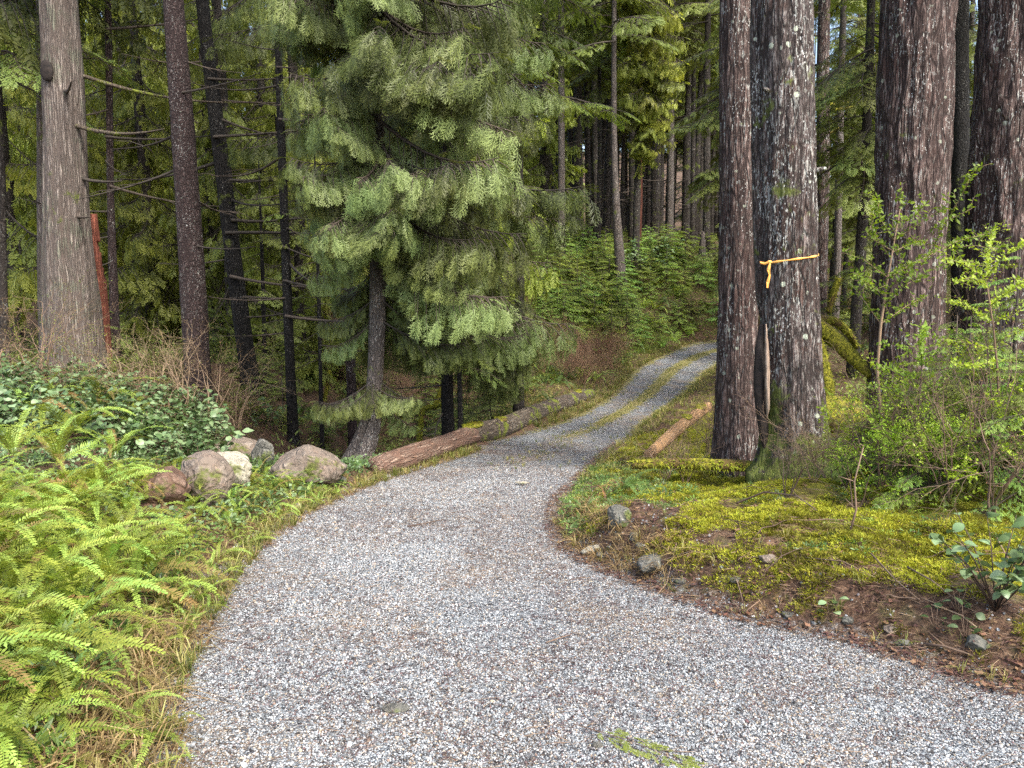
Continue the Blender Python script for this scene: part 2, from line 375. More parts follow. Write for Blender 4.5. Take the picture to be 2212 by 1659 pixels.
M['log_red'] = bark_mat('peeled_reddish_log', (.12, .07, .05), (.42, .31, .235), lichen=0, moss=.22, sc=1.0, stretch=.07, tint=(.27, .15, .095), rough=.75)
M['log_grey'] = bark_mat('grey_log_bark', (.06, .046, .034), (.27, .215, .155), lichen=.3, moss=.42, sc=1.0, stretch=.15, moss_col=(.15, .18, .02))
M['log_tan'] = bark_mat('peeled_tan_log', (.26, .15, .07), (.62, .42, .24), lichen=0, moss=.1, sc=1.0, stretch=.07, tint=(.36, .20, .10), rough=.7)
M['moss'] = plain_mat('thick_moss', (.05, .055, .008), (.34, .32, .03), 38, .95, .03, C=(.13, .09, .03))
M['rock'] = bark_mat('granite_boulder', (.15, .12, .095), (.30, .255, .21), lichen=0, moss=.30, sc=.35, stretch=1, moss_col=(.07, .085, .015), tint=(.22, .15, .11))
M['rock_brown'] = bark_mat('brown_boulder', (.11, .065, .045), (.24, .165, .125), lichen=0, moss=.2, sc=.35, stretch=1, moss_col=(.07, .085, .015))
M['rock_pale'] = bark_mat('pale_granite_boulder', (.28, .26, .20), (.48, .44, .35), lichen=0, moss=.36, sc=.35, stretch=1, moss_col=(.07, .085, .015))
M['rock_grey'] = bark_mat('grey_stone', (.10, .10, .085), (.23, .22, .19), lichen=.1, moss=.34, sc=.5, stretch=1, moss_col=(.08, .10, .02))
M['pale_wood'] = plain_mat('exposed_pale_wood', (.15, .10, .07), (.40, .31, .24), 20, .7, .006, (3, 3, .15))
M['crack'] = plain_mat('dark_split', (.01, .008, .007), (.03, .022, .018), 20)
M['tape'] = plain_mat('orange_tape', (.85, .36, .07), (.95, .50, .14), 6, .35, .002)
# ---------------------------------------------------------------- ground and road
def axis(a, b, fine, g0, step, grow, lim):
    v = list(np.arange(a, b, fine)); x = b; s_ = step
    while x < lim: v.append(x); x += s_; s_ *= grow
    return v
ys = [-60, -40, -25, -15, -10, -7, -5, -3.5, -2.5, -1.6, -.9, -.4]+axis(0, 11, .065, 0, .10, 1.022, 420)
xp = axis(0, 7.5, .07, 0, .09, 1.06, 320)
xs = [-v for v in xp[:0:-1]]+xp
def attrs(X, Y):
    L = xl(Y)-X; Q = X-xr(Y); e = np.maximum(L, Q)
    gravel = np.clip(.5-e/.5*.5, 0, 1)*(Y < 33)
    moss = .66*smooth(.20, 1.0, Q)*smooth(2.2, 3.2, Y)*(1-.6*smooth(11, 15, Y))+.34*smooth(.6, 1.5, L)*smooth(5, 9, Y)+.3*smooth(10, 14, Y)*smooth(0, .5, e)*(1-smooth(0.8, 2, e))
    u = (X-xl(Y))/np.maximum(.5, xr(Y)-xl(Y))
    grass = smooth(9.5, 15, Y)*(np.exp(-((u-.50)/.13)**2)*1.25+.95*np.exp(-((u-1)/.14)**2)+.95*np.exp(-(u/.14)**2))
    return gravel, moss, grass
def sheet(name, X, Y, Z):
    n, k = X.shape; mb = MB(); i = np.arange(n-1)[:, None]*k; j = np.arange(k-1)[None, :]
    a, b_, c, d = i+j, i+j+1, i+k+j+1, i+k+j
    T = np.concatenate([np.stack([a, b_, c], -1).reshape(-1, 3), np.stack([a, c, d], -1).reshape(-1, 3)])
    mb.add(np.stack([X, Y, Z], -1).reshape(-1, 3), T); me = mb.mesh(name, M['ground'])
    for nm, v in zip(('gravel', 'moss', 'grass'), attrs(X.ravel(), Y.ravel())):
        at = me.attributes.new(nm, 'FLOAT', 'POINT'); at.data.foreach_set('value', v.astype(np.float32))
    return tag(link(name, me), kind='structure')
X, Y = np.meshgrid(np.array(xs), np.array(ys)); Z = H(X, Y)
ins = np.minimum(X-xl(Y), xr(Y)-X)*(Y < 32.5)
gl = np.random.default_rng(5)
Zj = Z+(gl.random(Z.shape)-.5)*.03*smooth(0, .25, -ins)*(np.abs(X) < 12)*(Y < 30)
sheet('forest_floor', X, Y, Zj-.035*smooth(.02, .2, ins))
yr = np.array([-8, -5, -3, -1.5, -.6, 0]+list(np.arange(.4, 12, .06))+list(np.arange(12, 33, .14)))
U = np.linspace(0, 1, 61)
YR = np.repeat(yr[:, None], 61, 1); XR = xl(YR)*(1-U)+xr(YR)*U
ruts = -.03*(np.exp(-((U-.25)/.10)**2)+np.exp(-((U-.75)/.10)**2))[None, :]*smooth(5, 12, YR)
ZR = H(XR, YR)+ruts+(gl.random(XR.shape)-.5)*.006-.02*(U[None, :] < .01)-.02*(U[None, :] > .99)
sheet('gravel_road', XR, YR, ZR)
def zroad(x, y):
    u = (x-xl(y))/(xr(y)-xl(y))
    return H(x, y)-.03*(np.exp(-((u-.25)/.10)**2)+np.exp(-((u-.75)/.10)**2))*smooth(5, 12, y)

# ---------------------------------------------------------------- scattering of uncountable small stuff
def scatter(name, label, pts, rot, scl, idx, sources):
    me = bpy.data.meshes.new(name); n = len(pts)
    me.vertices.add(n); me.vertices.foreach_set('co', np.asarray(pts, np.float32).ravel())
    for nm, ty, v, key in (('rot', 'FLOAT_VECTOR', rot, 'vector'), ('scl', 'FLOAT', scl, 'value'), ('idx', 'INT', idx, 'value')):
        at = me.attributes.new(nm, ty, 'POINT'); at.data.foreach_set(key, np.asarray(v, np.int32 if ty == 'INT' else np.float32).ravel())
    o = link(name, me); tag(o, label, None, None, 'stuff')
    c = bpy.data.collections.new(name+'_pieces')
    for k, s_ in enumerate(sources):
        q = bpy.data.objects.new('%s_piece_%02d' % (name, k), s_); c.objects.link(q)
    ng = bpy.data.node_groups.new(name, 'GeometryNodeTree')
    ng.interface.new_socket('Geometry', in_out='INPUT', socket_type='NodeSocketGeometry')
    ng.interface.new_socket('Geometry', in_out='OUTPUT', socket_type='NodeSocketGeometry')
    N = ng.nodes.new; gi = N('NodeGroupInput'); go = N('NodeGroupOutput'); ip = N('GeometryNodeInstanceOnPoints'); ci = N('GeometryNodeCollectionInfo')
    ci.inputs['Collection'].default_value = c; ci.inputs['Separate Children'].default_value = True; ci.inputs['Reset Children'].default_value = True
    ip.inputs['Pick Instance'].default_value = True
    mp = N('GeometryNodeMeshToPoints'); ng.links.new(gi.outputs[0], mp.inputs[0]); ng.links.new(mp.outputs[0], ip.inputs['Points'])
    ng.links.new(ci.outputs[0], ip.inputs['Instance'])
    for nm, ty, sk in (('rot', 'FLOAT_VECTOR', 'Rotation'), ('scl', 'FLOAT', 'Scale'), ('idx', 'INT', 'Instance Index')):
        a = N('GeometryNodeInputNamedAttribute'); a.data_type = ty; a.inputs['Name'].default_value = nm
        ng.links.new(a.outputs['Attribute'], ip.inputs[sk])
    ng.links.new(ip.outputs[0], go.inputs[0])
    md = o.modifiers.new('scatter', 'NODES'); md.node_group = ng
    return o
def ico(rng, sub=1, jag=.25, sq=(1, 1, .6)):
    t = (1+5**.5)/2
    V = np.array([(-1, t, 0), (1, t, 0), (-1, -t, 0), (1, -t, 0), (0, -1, t), (0, 1, t), (0, -1, -t), (0, 1, -t), (t, 0, -1), (t, 0, 1), (-t, 0, -1), (-t, 0, 1)], float)
    T = [(0, 11, 5), (0, 5, 1), (0, 1, 7), (0, 7, 10), (0, 10, 11), (1, 5, 9), (5, 11, 4), (11, 10, 2), (10, 7, 6), (7, 1, 8), (3, 9, 4), (3, 4, 2), (3, 2, 6), (3, 6, 8), (3, 8, 9), (4, 9, 5), (2, 4, 11), (6, 2, 10), (8, 6, 7), (9, 8, 1)]
    V = [tuple(v/np.linalg.norm(v)) for v in V]
    for _ in range(sub-1):
        mid = {}; T2 = []
        def md(a, b_):
            k = (min(a, b_), max(a, b_))
            if k not in mid: p = norm(np.array(V[a])+np.array(V[b_])); V.append(tuple(p)); mid[k] = len(V)-1
            return mid[k]
        for a, b_, c in T: x, y, z = md(a, b_), md(b_, c), md(c, a); T2 += [(a, x, z), (b_, y, x), (c, z, y), (x, y, z)]
        T = T2
    V = np.array(V)
    V = V*(1+(rng.random((len(V), 1))-.5)*2*jag)*np.array(sq)
    return V, np.array(T)
rng = np.random.default_rng(11)
stones = []
for k in range(9):
    mb = MB(); V, T = ico(rng, 1, .28, (1, .75+.2*rng.random(), .5+.2*rng.random())); mb.add(V, T); stones.append(mb.mesh('gravel_chip', M['stone'], False))
def band(n, y0, y1, fn_x0, fn_x1, power=1.0):
    y = y0+(y1-y0)*rng.random(n)**power; a, b_ = fn_x0(y), fn_x1(y); x = a+(b_-a)*rng.random(n); return x, y
n = 420000
y = 1.75+7.5*rng.random(n)**1.9; vis = .72*y+.25
a_ = np.maximum(xl(y)-.12, -vis); b_ = np.minimum(xr(y)+.10, vis)
x = a_+(b_-a_)*rng.random(n)
lit = np.sin(x*2.1+y*1.1)*np.cos(y*1.7-x*.9)*.5+.5; keep = rng.random(n) < np.clip((b_-a_)/5.0, .1, 1)*(.55+.45*smooth(.15, .5, lit)); x, y = x[keep], y[keep]; n = len(x)
far = rng.random(n) < .03; x = np.where(far & (x > (xl(y)+xr(y))/2), xr(y)+.55*rng.random(n)**1.6, x); size = (.0025+.0031*rng.random(n)**2)*(1+.10*np.clip(y-2, 0, 6)); big = rng.random(n) < .006; size[big] *= 1.9; size[far] *= 1.6
scatter('gravel_stones', 'loose grey, tan and dark crushed stone lying on the near part of the gravel road', np.stack([x, y, zroad(x, y)+size*.2], 1), rng.random((n, 3))*[.8, .8, 6.28], size, rng.integers(0, 9, n), stones)

# ---------------------------------------------------------------- leaves, fronds, sprays, boughs
def kite(p, d, nrm, L, w_, a=.35, fold=0.0):
    """4 points of a narrow leaflet from p along d"""
    side = np.cross(nrm, d)
    q = p+d*L*a
    return [p, q+side*w_+nrm*fold, p+d*L, q-side*w_+nrm*fold]
KT = np.array([(0, 1, 2), (0, 2, 3)])
def spray_arr(rng, n=11, wid=.36, w_=.030, sub=True, droop=.22, ang=52, needle=False, stem=True):
    V = []; T = []; A = []; z = np.array((0, 0, 1.))
    def pos(t): return np.array((t*(1-.08*t), .04*math.sin(t*3+ph), -droop*t*t))
    ph = rng.random()*6
    for k in range(4 if stem else 0):
        a, b_ = pos(k/4), pos((k+1)/4); w0, w1 = .016*(1-k/4)+.004, .016*(1-(k+1)/4)+.003
        n0 = len(V); V += [a+(0, w0, 0), a-(0, w0, 0), b_-(0, w1, 0), b_+(0, w1, 0)]; A += [.25]*4; T += [(n0, n0+1, n0+2), (n0, n0+2, n0+3)]
    for i in range(n):
        t = (i+.6)/n
        env = math.sin(math.pi*min(1, t*.92+.10))**.8 if not needle else (1-.75*t)**.6*(.35+.65*min(1, t*5))
        for s_ in (-1, 1):
            L = wid*env*(.62+.6*rng.random()); an = R(ang-14*t+(rng.random()-.5)*24)
            d = norm((math.cos(an), s_*math.sin(an), -.18-.25*rng.random())); p = pos(t)
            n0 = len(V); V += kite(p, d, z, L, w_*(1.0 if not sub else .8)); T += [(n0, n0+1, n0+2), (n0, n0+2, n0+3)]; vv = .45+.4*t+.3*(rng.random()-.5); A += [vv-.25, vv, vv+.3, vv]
            if sub:
                for f, q in ((.32, 1), (.55, -1), (.72, 1)):
                    an2 = an-s_*q*R(38); d2 = norm((math.cos(an2), s_*math.sin(an2), -.25)); n0 = len(V)
                    V += kite(p+d*L*f, d2, z, L*.42*(1.1-f*.5), w_*.62); T += [(n0, n0+1, n0+2), (n0, n0+2, n0+3)]; A += [vv-.1, vv+.05, vv+.3, vv]
    return np.array(V), np.array(T), np.clip(np.array(A), 0, 1)
class Kit: pass
def spray_kit(seed, k=5, **kw):
    r_ = np.random.default_rng(seed); return [spray_arr(r_, **kw) for _ in range(k)]
SP_cedar = spray_kit(1, k=8, n=8, wid=.50, w_=.022, sub=True, droop=.42, ang=50)
SP_cedar_lo = spray_kit(2, n=5, wid=.46, w_=.075, sub=False, droop=.30, ang=48, stem=False)
SP_hem = spray_kit(3, n=12, wid=.24, w_=.026, sub=False, droop=.12, ang=62)
SP_hem_lo = spray_kit(4, n=6, wid=.30, w_=.055, sub=False, droop=.14, ang=58, stem=False)
def put(mb, arr, p, d, up, s, a0=0, a1=1, m=0, roll=0):
    V, T, A = arr; F_ = frame(d, up)
    if roll:
        c, s_ = math.cos(roll), math.sin(roll); F_ = np.stack([F_[0], c*F_[1]+s_*F_[2], -s_*F_[1]+c*F_[2]])
    mb.add(V*s@F_+p, T, np.clip(a0+A*(a1-a0), 0, 1), m)
def bough(rng, sprays, kind='cedar', nsec=11, per=3, ssz=.21, wood=True, spread=.42):
    """unit-length branch along +X: woody axis, side branchlets, flat drooping sprays"""
    mb = MB()
    if kind == 'cedar':
        dr, up_ = .50+.2*rng.random(), .40
        f = lambda t: np.array((t*(1-.06*t), .06*math.sin(2.2*t+ph), -dr*t+up_*t**2.2))
    else:
        dr = .10+.22*rng.random()
        f = lambda t: np.array((t, .05*math.sin(2.4*t+ph), .06*t-dr*t*t))
    ph = rng.random()*6
    ax = [f(t) for t in np.linspace(0, 1, 8)]
    if wood: tube(mb, ax, np.linspace(.012, .002, 8), 4, .3, 1, cap=False)
    for i in range(nsec):
        for s_ in (-1, 1):
            t = .14+.84*(i+.5*rng.random()+(.25 if s_ > 0 else 0))/nsec; t = min(t, .99)
            p = f(t); ax_d = norm(f(min(1, t+.04))-f(t-.04)); L = (spread*(1-t)**.75+.07)*(.7+.5*rng.random())*min(1, .45+t*1.6)
            an = R(58-18*t+rng.normal()*7)
            if kind == 'cedar': d0 = norm(np.array((math.cos(an), s_*math.sin(an), -.30-.25*rng.random()))+ax_d*.2)
            else: d0 = norm(np.array((math.cos(an), s_*math.sin(an), -.05-.15*rng.random()))+ax_d*.2)
            g = lambda u: p+d0*L*u+np.array((0, 0, -(.35 if kind == 'cedar' else .22)*L*u*u))
            if wood: tube(mb, [g(0), g(.5), g(1)], [.0045, .003, .001], 3, .3, 1, cap=False)
            k = max(1, int(round(per*L/(spread*.8)+.4)))
            br = rng.random()*.25
            for j in range(k):
                u = (j+.45+.4*rng.random())/k; q = g(min(1, u)); d1 = norm(g(min(1, u+.1))-g(u-.1))
                sd = norm(np.cross((0, 0, 1), d1))*(1 if (j+i) % 2 else -1)
                dd = norm(d1+sd*((.45 if kind == 'cedar' else .55)+.3*rng.random())+np.array((0, 0, -.35-1.0*rng.random() if kind == 'cedar' else -.12*rng.random())))
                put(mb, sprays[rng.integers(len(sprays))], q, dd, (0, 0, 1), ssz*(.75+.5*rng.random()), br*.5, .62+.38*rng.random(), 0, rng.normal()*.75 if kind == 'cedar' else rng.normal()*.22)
            put(mb, sprays[rng.integers(len(sprays))], g(.9), norm(norm(g(1)-g(.8))+np.array((0, 0, -.35 if kind == 'cedar' else 0))), (0, 0, 1), ssz*(.9+.4*rng.random()), .15, 1, 0, rng.normal()*.3)
    put(mb, sprays[0], f(.95), norm(f(1)-f(.9)), (0, 0, 1), ssz*1.1, .2, 1)
    return mb
r2 = np.random.default_rng(21)
def bank(fn, k): return [fn() for _ in range(k)]
B_cedar = bank(lambda: bough(r2, SP_cedar, 'cedar', 14, 4, .125, spread=.36), 6)
B_cedar_lo = bank(lambda: bough(r2, SP_cedar_lo, 'cedar', 12, 4, .13), 5)
B_hem = bank(lambda: bough(r2, SP_hem, 'hemlock', 13, 4, .12, spread=.36), 5)
B_hem_lo = bank(lambda: bough(r2, SP_hem_lo, 'hemlock', 12, 4, .13), 5)
def bmesh_(bank_, fol): return [b.mesh('bough', [M[fol], M['branchwood']]) for b in bank_]
ME_cedar = bmesh_(B_cedar, 'cedar'); ME_cedar_l = bmesh_(B_cedar_lo, 'cedar_sunlit'); ME_hem = bmesh_(B_hem, 'hemlock'); ME_sap = bmesh_(B_hem, 'sapling')
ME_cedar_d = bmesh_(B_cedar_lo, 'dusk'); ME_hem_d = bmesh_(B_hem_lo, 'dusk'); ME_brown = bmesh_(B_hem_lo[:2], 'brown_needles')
def crown(name, rng, bank_, mats, h0, h1, rad, n, tilt=.12, top=True, ragged=.35):
    """joined foliage of one tree, origin at the foot of its trunk"""
    mb = MB(); arrs = [b.arr() for b in bank_]; az = rng.random()*6
    for i in range(n):
        t = (i+rng.random())/n; z = h0+(h1-h0)*t; az += 2.4+rng.normal()*.4
        L = rad*((1-t)**.7 if top else 1)*(1-ragged*rng.random())+.25
        V, T, A, Mi = arrs[rng.integers(len(arrs))]
        Rm = (Euler((rng.normal()*.25, tilt+rng.normal()*.12, az)).to_matrix())
        V2 = (V*L)@np.array(Rm).T+np.array((0, 0, z))
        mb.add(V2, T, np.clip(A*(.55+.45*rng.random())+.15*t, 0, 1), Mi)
    return mb.mesh(name, mats)
r3 = np.random.default_rng(31)
CR = {}
CR['hem_d'] = [crown('crown', r3, B_hem_lo, [M['dusk'], M['branchwood']], 0, 10, 2.6, 40, .15) for _ in range(3)]
CR['ced_l'] = [crown('crown', r3, B_cedar_lo, [M['cedar_sunlit'], M['branchwood']], 0, 9, 2.4, 42, .25) for _ in range(3)]
CR['ced_d'] = [crown('crown', r3, B_cedar_lo, [M['dusk'], M['branchwood']], 0, 10, 2.6, 40, .25) for _ in range(2)]
CR['hem_l'] = [crown('crown', r3, B_hem_lo, [M['hemlock'], M['branchwood']], 0, 9, 2.4, 40, .2) for _ in range(2)]

# ---------------------------------------------------------------- trunks
def bark_disp(seed, amp, ridges, vfreq, lump=.05, flare=0, fl_h=.5, lobes=5, knots=()):
    n1 = VN(seed, ridges, 97); n2 = VN(seed+1, ridges*3, 211); n3 = VN(seed+2, 5, 31)
    def f(rr, th, t):
        u = th/(2*math.pi)
        a = n1(u*ridges+.6*n3(u*5, t*1.1), t*vfreq); b_ = n2(u*ridges*3, t*vfreq*3.1); c = n3(u*5, t*.8)
        rid = 1-np.abs(2*a-1)
        out = rr*(1+amp*(rid-.5)+amp*.5*(b_-.5)+lump*(c-.5)*2)
        if flare: out = out+rr*flare*np.exp(-t/fl_h)*(.45+.55*(.5+.5*np.cos(th*lobes+seed)))
        for (kt, kth, ks, ka) in knots:
            dth = (th-kth+math.pi) % (2*math.pi)-math.pi
            out = out+ka*np.exp(-((dth*rr/ks)**2+((t-kt)/ks)**2))
        return out
    return f
def trunk_pts(pix, Y, Ytop=None, top=16, rtop=.45, sink=.25, base_px=None):
    """pix = [(px, py, width_px)] from top to bottom in the picture; returns base, 3-D points from the foot up and radii"""
    q = sorted(pix, key=lambda c: -c[1]); pts = []; rad = []
    for px, py, wd in q:
        p = P(px, py, Y); zc = Y*_c-(p[2]-1.6)*_s; pts.append(p); rad.append(wd/2/FPX*zc)
    bx, by = pts[0][0], pts[0][1]; g = hz(bx, by)
    pts = [p for p in pts]
    if pts[0][2] > g-.02: pts.insert(0, np.array((bx, by, g-sink))); rad.insert(0, rad[0]*1.03)
    d = norm(pts[-1]-pts[-2]) if len(pts) > 1 else np.array((0, 0, 1.)); d = norm(d*.4+np.array((0, 0, .6)))
    up = top-pts[-1][2]
    pts.append(pts[-1]+d*up/max(d[2], .3)); rad.append(rad[-1]*rtop)
    return np.array((bx, by, g)), np.array(pts), np.array(rad)
def tree(name, label, pix, Y, mat, group=None, cat='tree', top=16, seg=28, step=.06, amp=.06, ridges=12, vfreq=2.2, flare=.35, fl_h=.35, lump=.04, lobes=5, seed=1, knots=(), rtop=.45):
    base, pts, rad = trunk_pts(pix, Y, top=top, rtop=rtop)
    e = empty(name, base, label, cat, group)
    mb = MB(); tube(mb, pts-base, rad, seg, .5, 0, bark_disp(seed, amp, ridges, vfreq, lump, flare, fl_h, lobes, knots), step)
    link('trunk', mb.mesh('trunk', M[mat]), e)
    e['_p'] = 0; del e['_p']
    return e, base, pts, rad
def at_height(pts, z):
    return np.array([np.interp(z, pts[:, 2], pts[:, k]) for k in range(3)])
def add_boughs(e, base, pts, meshes, zs, L, rng, tilt=.1, azf=None, scz=1.0, name='bough'):
    for z in zs:
        p = at_height(pts, z)-base; az = azf(z) if azf else rng.random()*6.28
        l = L(z, az) if callable(L) else L*(.7+.5*rng.random())
        if l < .15: continue
        link(name, meshes[rng.integers(len(meshes))], e, tuple(p), (rng.normal()*.2, tilt+rng.normal()*.13, az), (l, l, l*scz))
def dead_branch_mesh(rng, L=1.0, moss=False, twigs=6):
    mb = MB(); ph = rng.random()*6; sag = .12+.2*rng.random()
    f = lambda t: np.array((t*L, .07*math.sin(3*t+ph), (-sag*t+.75*sag*t*t)*L))
    tube(mb, [f(t) for t in np.linspace(0, 1, 9)], np.linspace(.014, .003, 9), 5, .4, 0, cap=False)
    for k in range(twigs):
        t = .25+.7*rng.random(); p = f(t); s_ = 1 if rng.random() < .5 else -1; l = .12+.25*rng.random()*(1.1-t)
        q = p+np.array((.7*l, s_*l, -.3*l*rng.random())); tube(mb, [p, (p+q)/2+(0, 0, .02), q], [.005, .004, .0015], 3, .4, 0, cap=False)
    return mb
r4 = np.random.default_rng(41)
ME_dead = [dead_branch_mesh(r4).mesh('dead_branch', M['branchwood']) for _ in range(5)]
def mossy_branch_mesh(pts, rad, seed, mat='moss', seg=10, fuzz=.0):
    mb = MB(); tube(mb, pts, rad, seg, .5, 0, bark_disp(seed, .25, 6, 6, .18), .03)
    if fuzz:
        rg = np.random.default_rng(seed); p, r_, t = resample(pts, rad, .012)
        for k in range(int(len(p)*fuzz)):
            i = rg.integers(len(p)); th = rg.random()*6.28; d = norm((math.cos(th), math.sin(th)*.8, .2+rg.normal()*.7)); q = p[i]+d*r_[i]*.9
            V = kite(q, norm(d+np.array((0, 0, -.5))), norm(np.cross(d, (.3, .8, .1))), .03+.04*rg.random(), .008); mb.add(V, KT, rg.random(), 1)
    return mb.mesh('branch', [M[mat], M['mosstuft']])
# ---------------------------------------------------------------- near trees, left to right
rt = np.random.default_rng(51)
CLM = R(90)
# big grey cedar
e, b0, pts, rad = tree('cedar_tree', 'massive old cedar at far left with pale stringy bark and a dark knot hole',
     [(128, 0, 74), (138, 160, 78), (140, 300, 81), (144, 450, 88), (150, 600, 97), (157, 720, 103), (163, 830, 116)], 12.6, 'cedar_bark', seg=64, step=.05, amp=.15, ridges=21, vfreq=.5, flare=.28, fl_h=.5, lump=.06, lobes=6, seed=3, top=22)
kn = MB(); V, T = ico(np.random.default_rng(3), 3, .06, (.10, .035, .16)); kn.add(V, T); link('knot_hole', kn.mesh('knot_hole', M['crack']), e, tuple(at_height(pts, P(125, 165, 12.6)[2])-b0+(-.07, -.335, 0)))
for k, (z, az, L) in enumerate([(4.6, -1.0, 1.5), (4.1, -.45, 2.2), (3.3, -.2, 1.0), (4.9, .3, 2.6), (2.7, -.6, .7)]):
    p = at_height(pts, z)-b0; me = mossy_branch_mesh([np.array((math.cos(az)*t, math.sin(az)*t, -.35*t+.22*t*t/L))*1.0 for t in np.linspace(.1, L, 7)], np.linspace(.035, .008, 7), 60+k, 'log_grey', 7)
    me.materials[0] = M['log_grey'] if k % 2 else M['branchwood']; link('dead_branch', me, e, tuple(p))
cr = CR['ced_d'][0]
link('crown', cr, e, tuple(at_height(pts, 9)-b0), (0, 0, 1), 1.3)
def high_crown(e, b0, pts, z, key, sc, rz_=0): link('crown', CR[key][int(z*7) % len(CR[key])], e, tuple(at_height(pts, z)-b0), (0, 0, rz_), sc)
# second pair
e, b0, pts, rad = tree('hemlock_tree', 'straight dark reddish-brown trunk densely speckled with white lichen, right of the big grey cedar',
     [(375, 0, 42), (385, 150, 46), (398, 320, 50), (410, 500, 51), (418, 640, 53), (426, 780, 53), (430, 850, 56)], 12.0, 'speck_bark', seg=32, amp=.04, ridges=14, vfreq=4, seed=5, flare=.2, top=20)
add_boughs(e, b0, pts, ME_dead, [2.2, 2.9, 3.4, 4.0, 4.4, 4.9], lambda z, a: .8+rt.random()*1.1, rt, .05, name='dead_branch')
high_crown(e, b0, pts, 14, 'hem_d', 1.1, 1)
e, b0, pts, rad = tree('hemlock_tree', 'leaning black wet trunk with bare side branches, rooted at the gully edge',
     [(436, 0, 26), (452, 140, 28), (472, 300, 31), (490, 440, 33), (508, 590, 34), (528, 740, 36), (552, 895, 42)], 14.5, 'black_bark', seg=28, amp=.05, ridges=10, vfreq=3, seed=7, flare=.3, top=19)
dirs = [0, .3, -.3, 3.0, -.15, .5, -.6, .1, 2.7, -.2, .2, 0.4, -.1, 3.3]
for z, a in zip(np.linspace(1.0, 5.6, 14), dirs): add_boughs(e, b0, pts, ME_dead, [z], lambda z, a_: 1.3+rt.random()*1.3, rt, -.05, azf=lambda z, a=a: a)
high_crown(e, b0, pts, 14, 'hem_d', 1.0, 2)
e, b0, pts, rad = tree('hemlock_tree', 'slender black pole trunk with many bare horizontal branches, left of the leafy cedar',
     [(599, 0, 14), (604, 200, 16), (611, 400, 18), (619, 600, 19), (626, 780, 20), (634, 955, 24)], 12.8, 'black_bark', seg=20, amp=.05, ridges=8, vfreq=4, seed=9, flare=.3, top=16)
for z in np.linspace(.8, 5.8, 19): add_boughs(e, b0, pts, ME_dead, [z], lambda z, a: .7+rt.random()*1.3, rt, -.02, azf=lambda z: rt.choice([0, 3.14])+rt.normal()*.6)
high_crown(e, b0, pts, 13, 'hem_d', .7, 3)
e, b0, pts, rad = tree('hemlock_tree', 'thin reddish speckled trunk standing just right of the big grey cedar beside the red snag',
     [(234, 0, 13), (236, 200, 14), (238, 420, 14), (243, 560, 17), (248, 700, 19), (252, 800, 20)], 15.0, 'speck_bark', seg=18, amp=.06, ridges=8, vfreq=4, seed=11, top=17)
for z in np.linspace(2, 6.2, 10): add_boughs(e, b0, pts, ME_dead, [z], lambda z, a: 1.0+rt.random()*1.2, rt, .1)
high_crown(e, b0, pts, 14, 'hem_d', .8, 3)
e, b0, pts, rad = tree('cedar_tree', 'dim greenish-grey cedar trunk half hidden behind the left side of the massive old cedar',
     [(96, 0, 30), (99, 400, 34), (103, 700, 38)], 14.6, 'cedar_bark', seg=28, amp=.1, ridges=12, vfreq=.6, seed=13, top=19)
high_crown(e, b0, pts, 7, 'ced_d', 1.0, 2)
e, b0, pts, rad = tree('hemlock_tree', 'thin dark trunk cut by the left edge of the picture behind brown twiggy shrubs',
     [(4, 330, 14), (6, 600, 16), (8, 760, 18)], 14, 'far_bark', seg=16, seed=14, top=15)
high_crown(e, b0, pts, 5, 'hem_d', .8, 2)
for px, Y, wd, lb in [(572, 15.5, 9, 'very thin dark sapling trunk just right of the leaning black trunk'), (692, 13.2, 8, 'thin dark crooked stem left of the leafy cedar base'), (992, 12.0, 9, 'thin dark stem right of the black trunk behind the log')]:
    e, b0, pts, rad = tree('young_hemlock', lb, [(px-4, 620, wd), (px, 780, wd), (px+2, 900, wd*1.2)], Y, 'black_bark', seg=10, seed=int(px), top=4.5, rtop=.2)
    add_boughs(e, b0, pts, ME_hem_d, np.linspace(.3, 3.8, 16), .75, rt, .15)

# the leafy cedar at the head of the log
e, b0, pts, rad = tree('cedar_tree', 'leafy drooping cedar with curved foot and split stem, near end of the left log',
     [(803, 0, 24), (806, 130, 26), (810, 260, 28), (815, 400, 31), (817, 540, 34), (816, 680, 36), (812, 780, 35), (808, 850, 33), (800, 905, 32), (782, 955, 38), (757, 1005, 56)], 9.7, 'pale_bark', seg=36, step=.05, amp=.06, ridges=11, vfreq=2.2, seed=15, flare=.35, lump=.08, top=14)
LT = (e, b0, pts)
e['label'] = 'leafy drooping cedar with curved foot and split stem, near end of the left log'
p_ = [P(812, 890, 9.62), P(808, 925, 9.58), P(800, 955, 9.55), P(786, 985, 9.52), P(772, 1020, 9.5)]
mb = MB(); tube(mb, np.array(p_)-b0, [.06, .085, .10, .11, .14], 20, .5, 0, bark_disp(18, .08, 9, 3, .08), .03); link('split_stem', mb.mesh('split_stem', M['pale_bark']), e)
def lt_len(z, az):
    s_ = .55+.45*math.cos(az-.1)                # longer towards the road
    t = np.interp(z, [-.2, .5, 1.5, 2.6, 3.6, 4.6, 6, 9], [.35, .75, 1.25, 1.6, 1.75, 1.9, 1.9, 1.2])
    return t*(.62+.5*s_)*(.8+.35*rt.random())
rr = np.random.default_rng(77)
def lt_az(z):
    a = rr.random()*6.28
    if math.sin(a) > .5 and rr.random() < .6: a = -a
    if z < 2.4 and math.sin(a) < -.45: a = -a if z < 1.7 else (a+1.2 if math.cos(a) > 0 else a-1.2)
    return a
zs = list(np.sort(1.0+5.2*rr.random(100)))
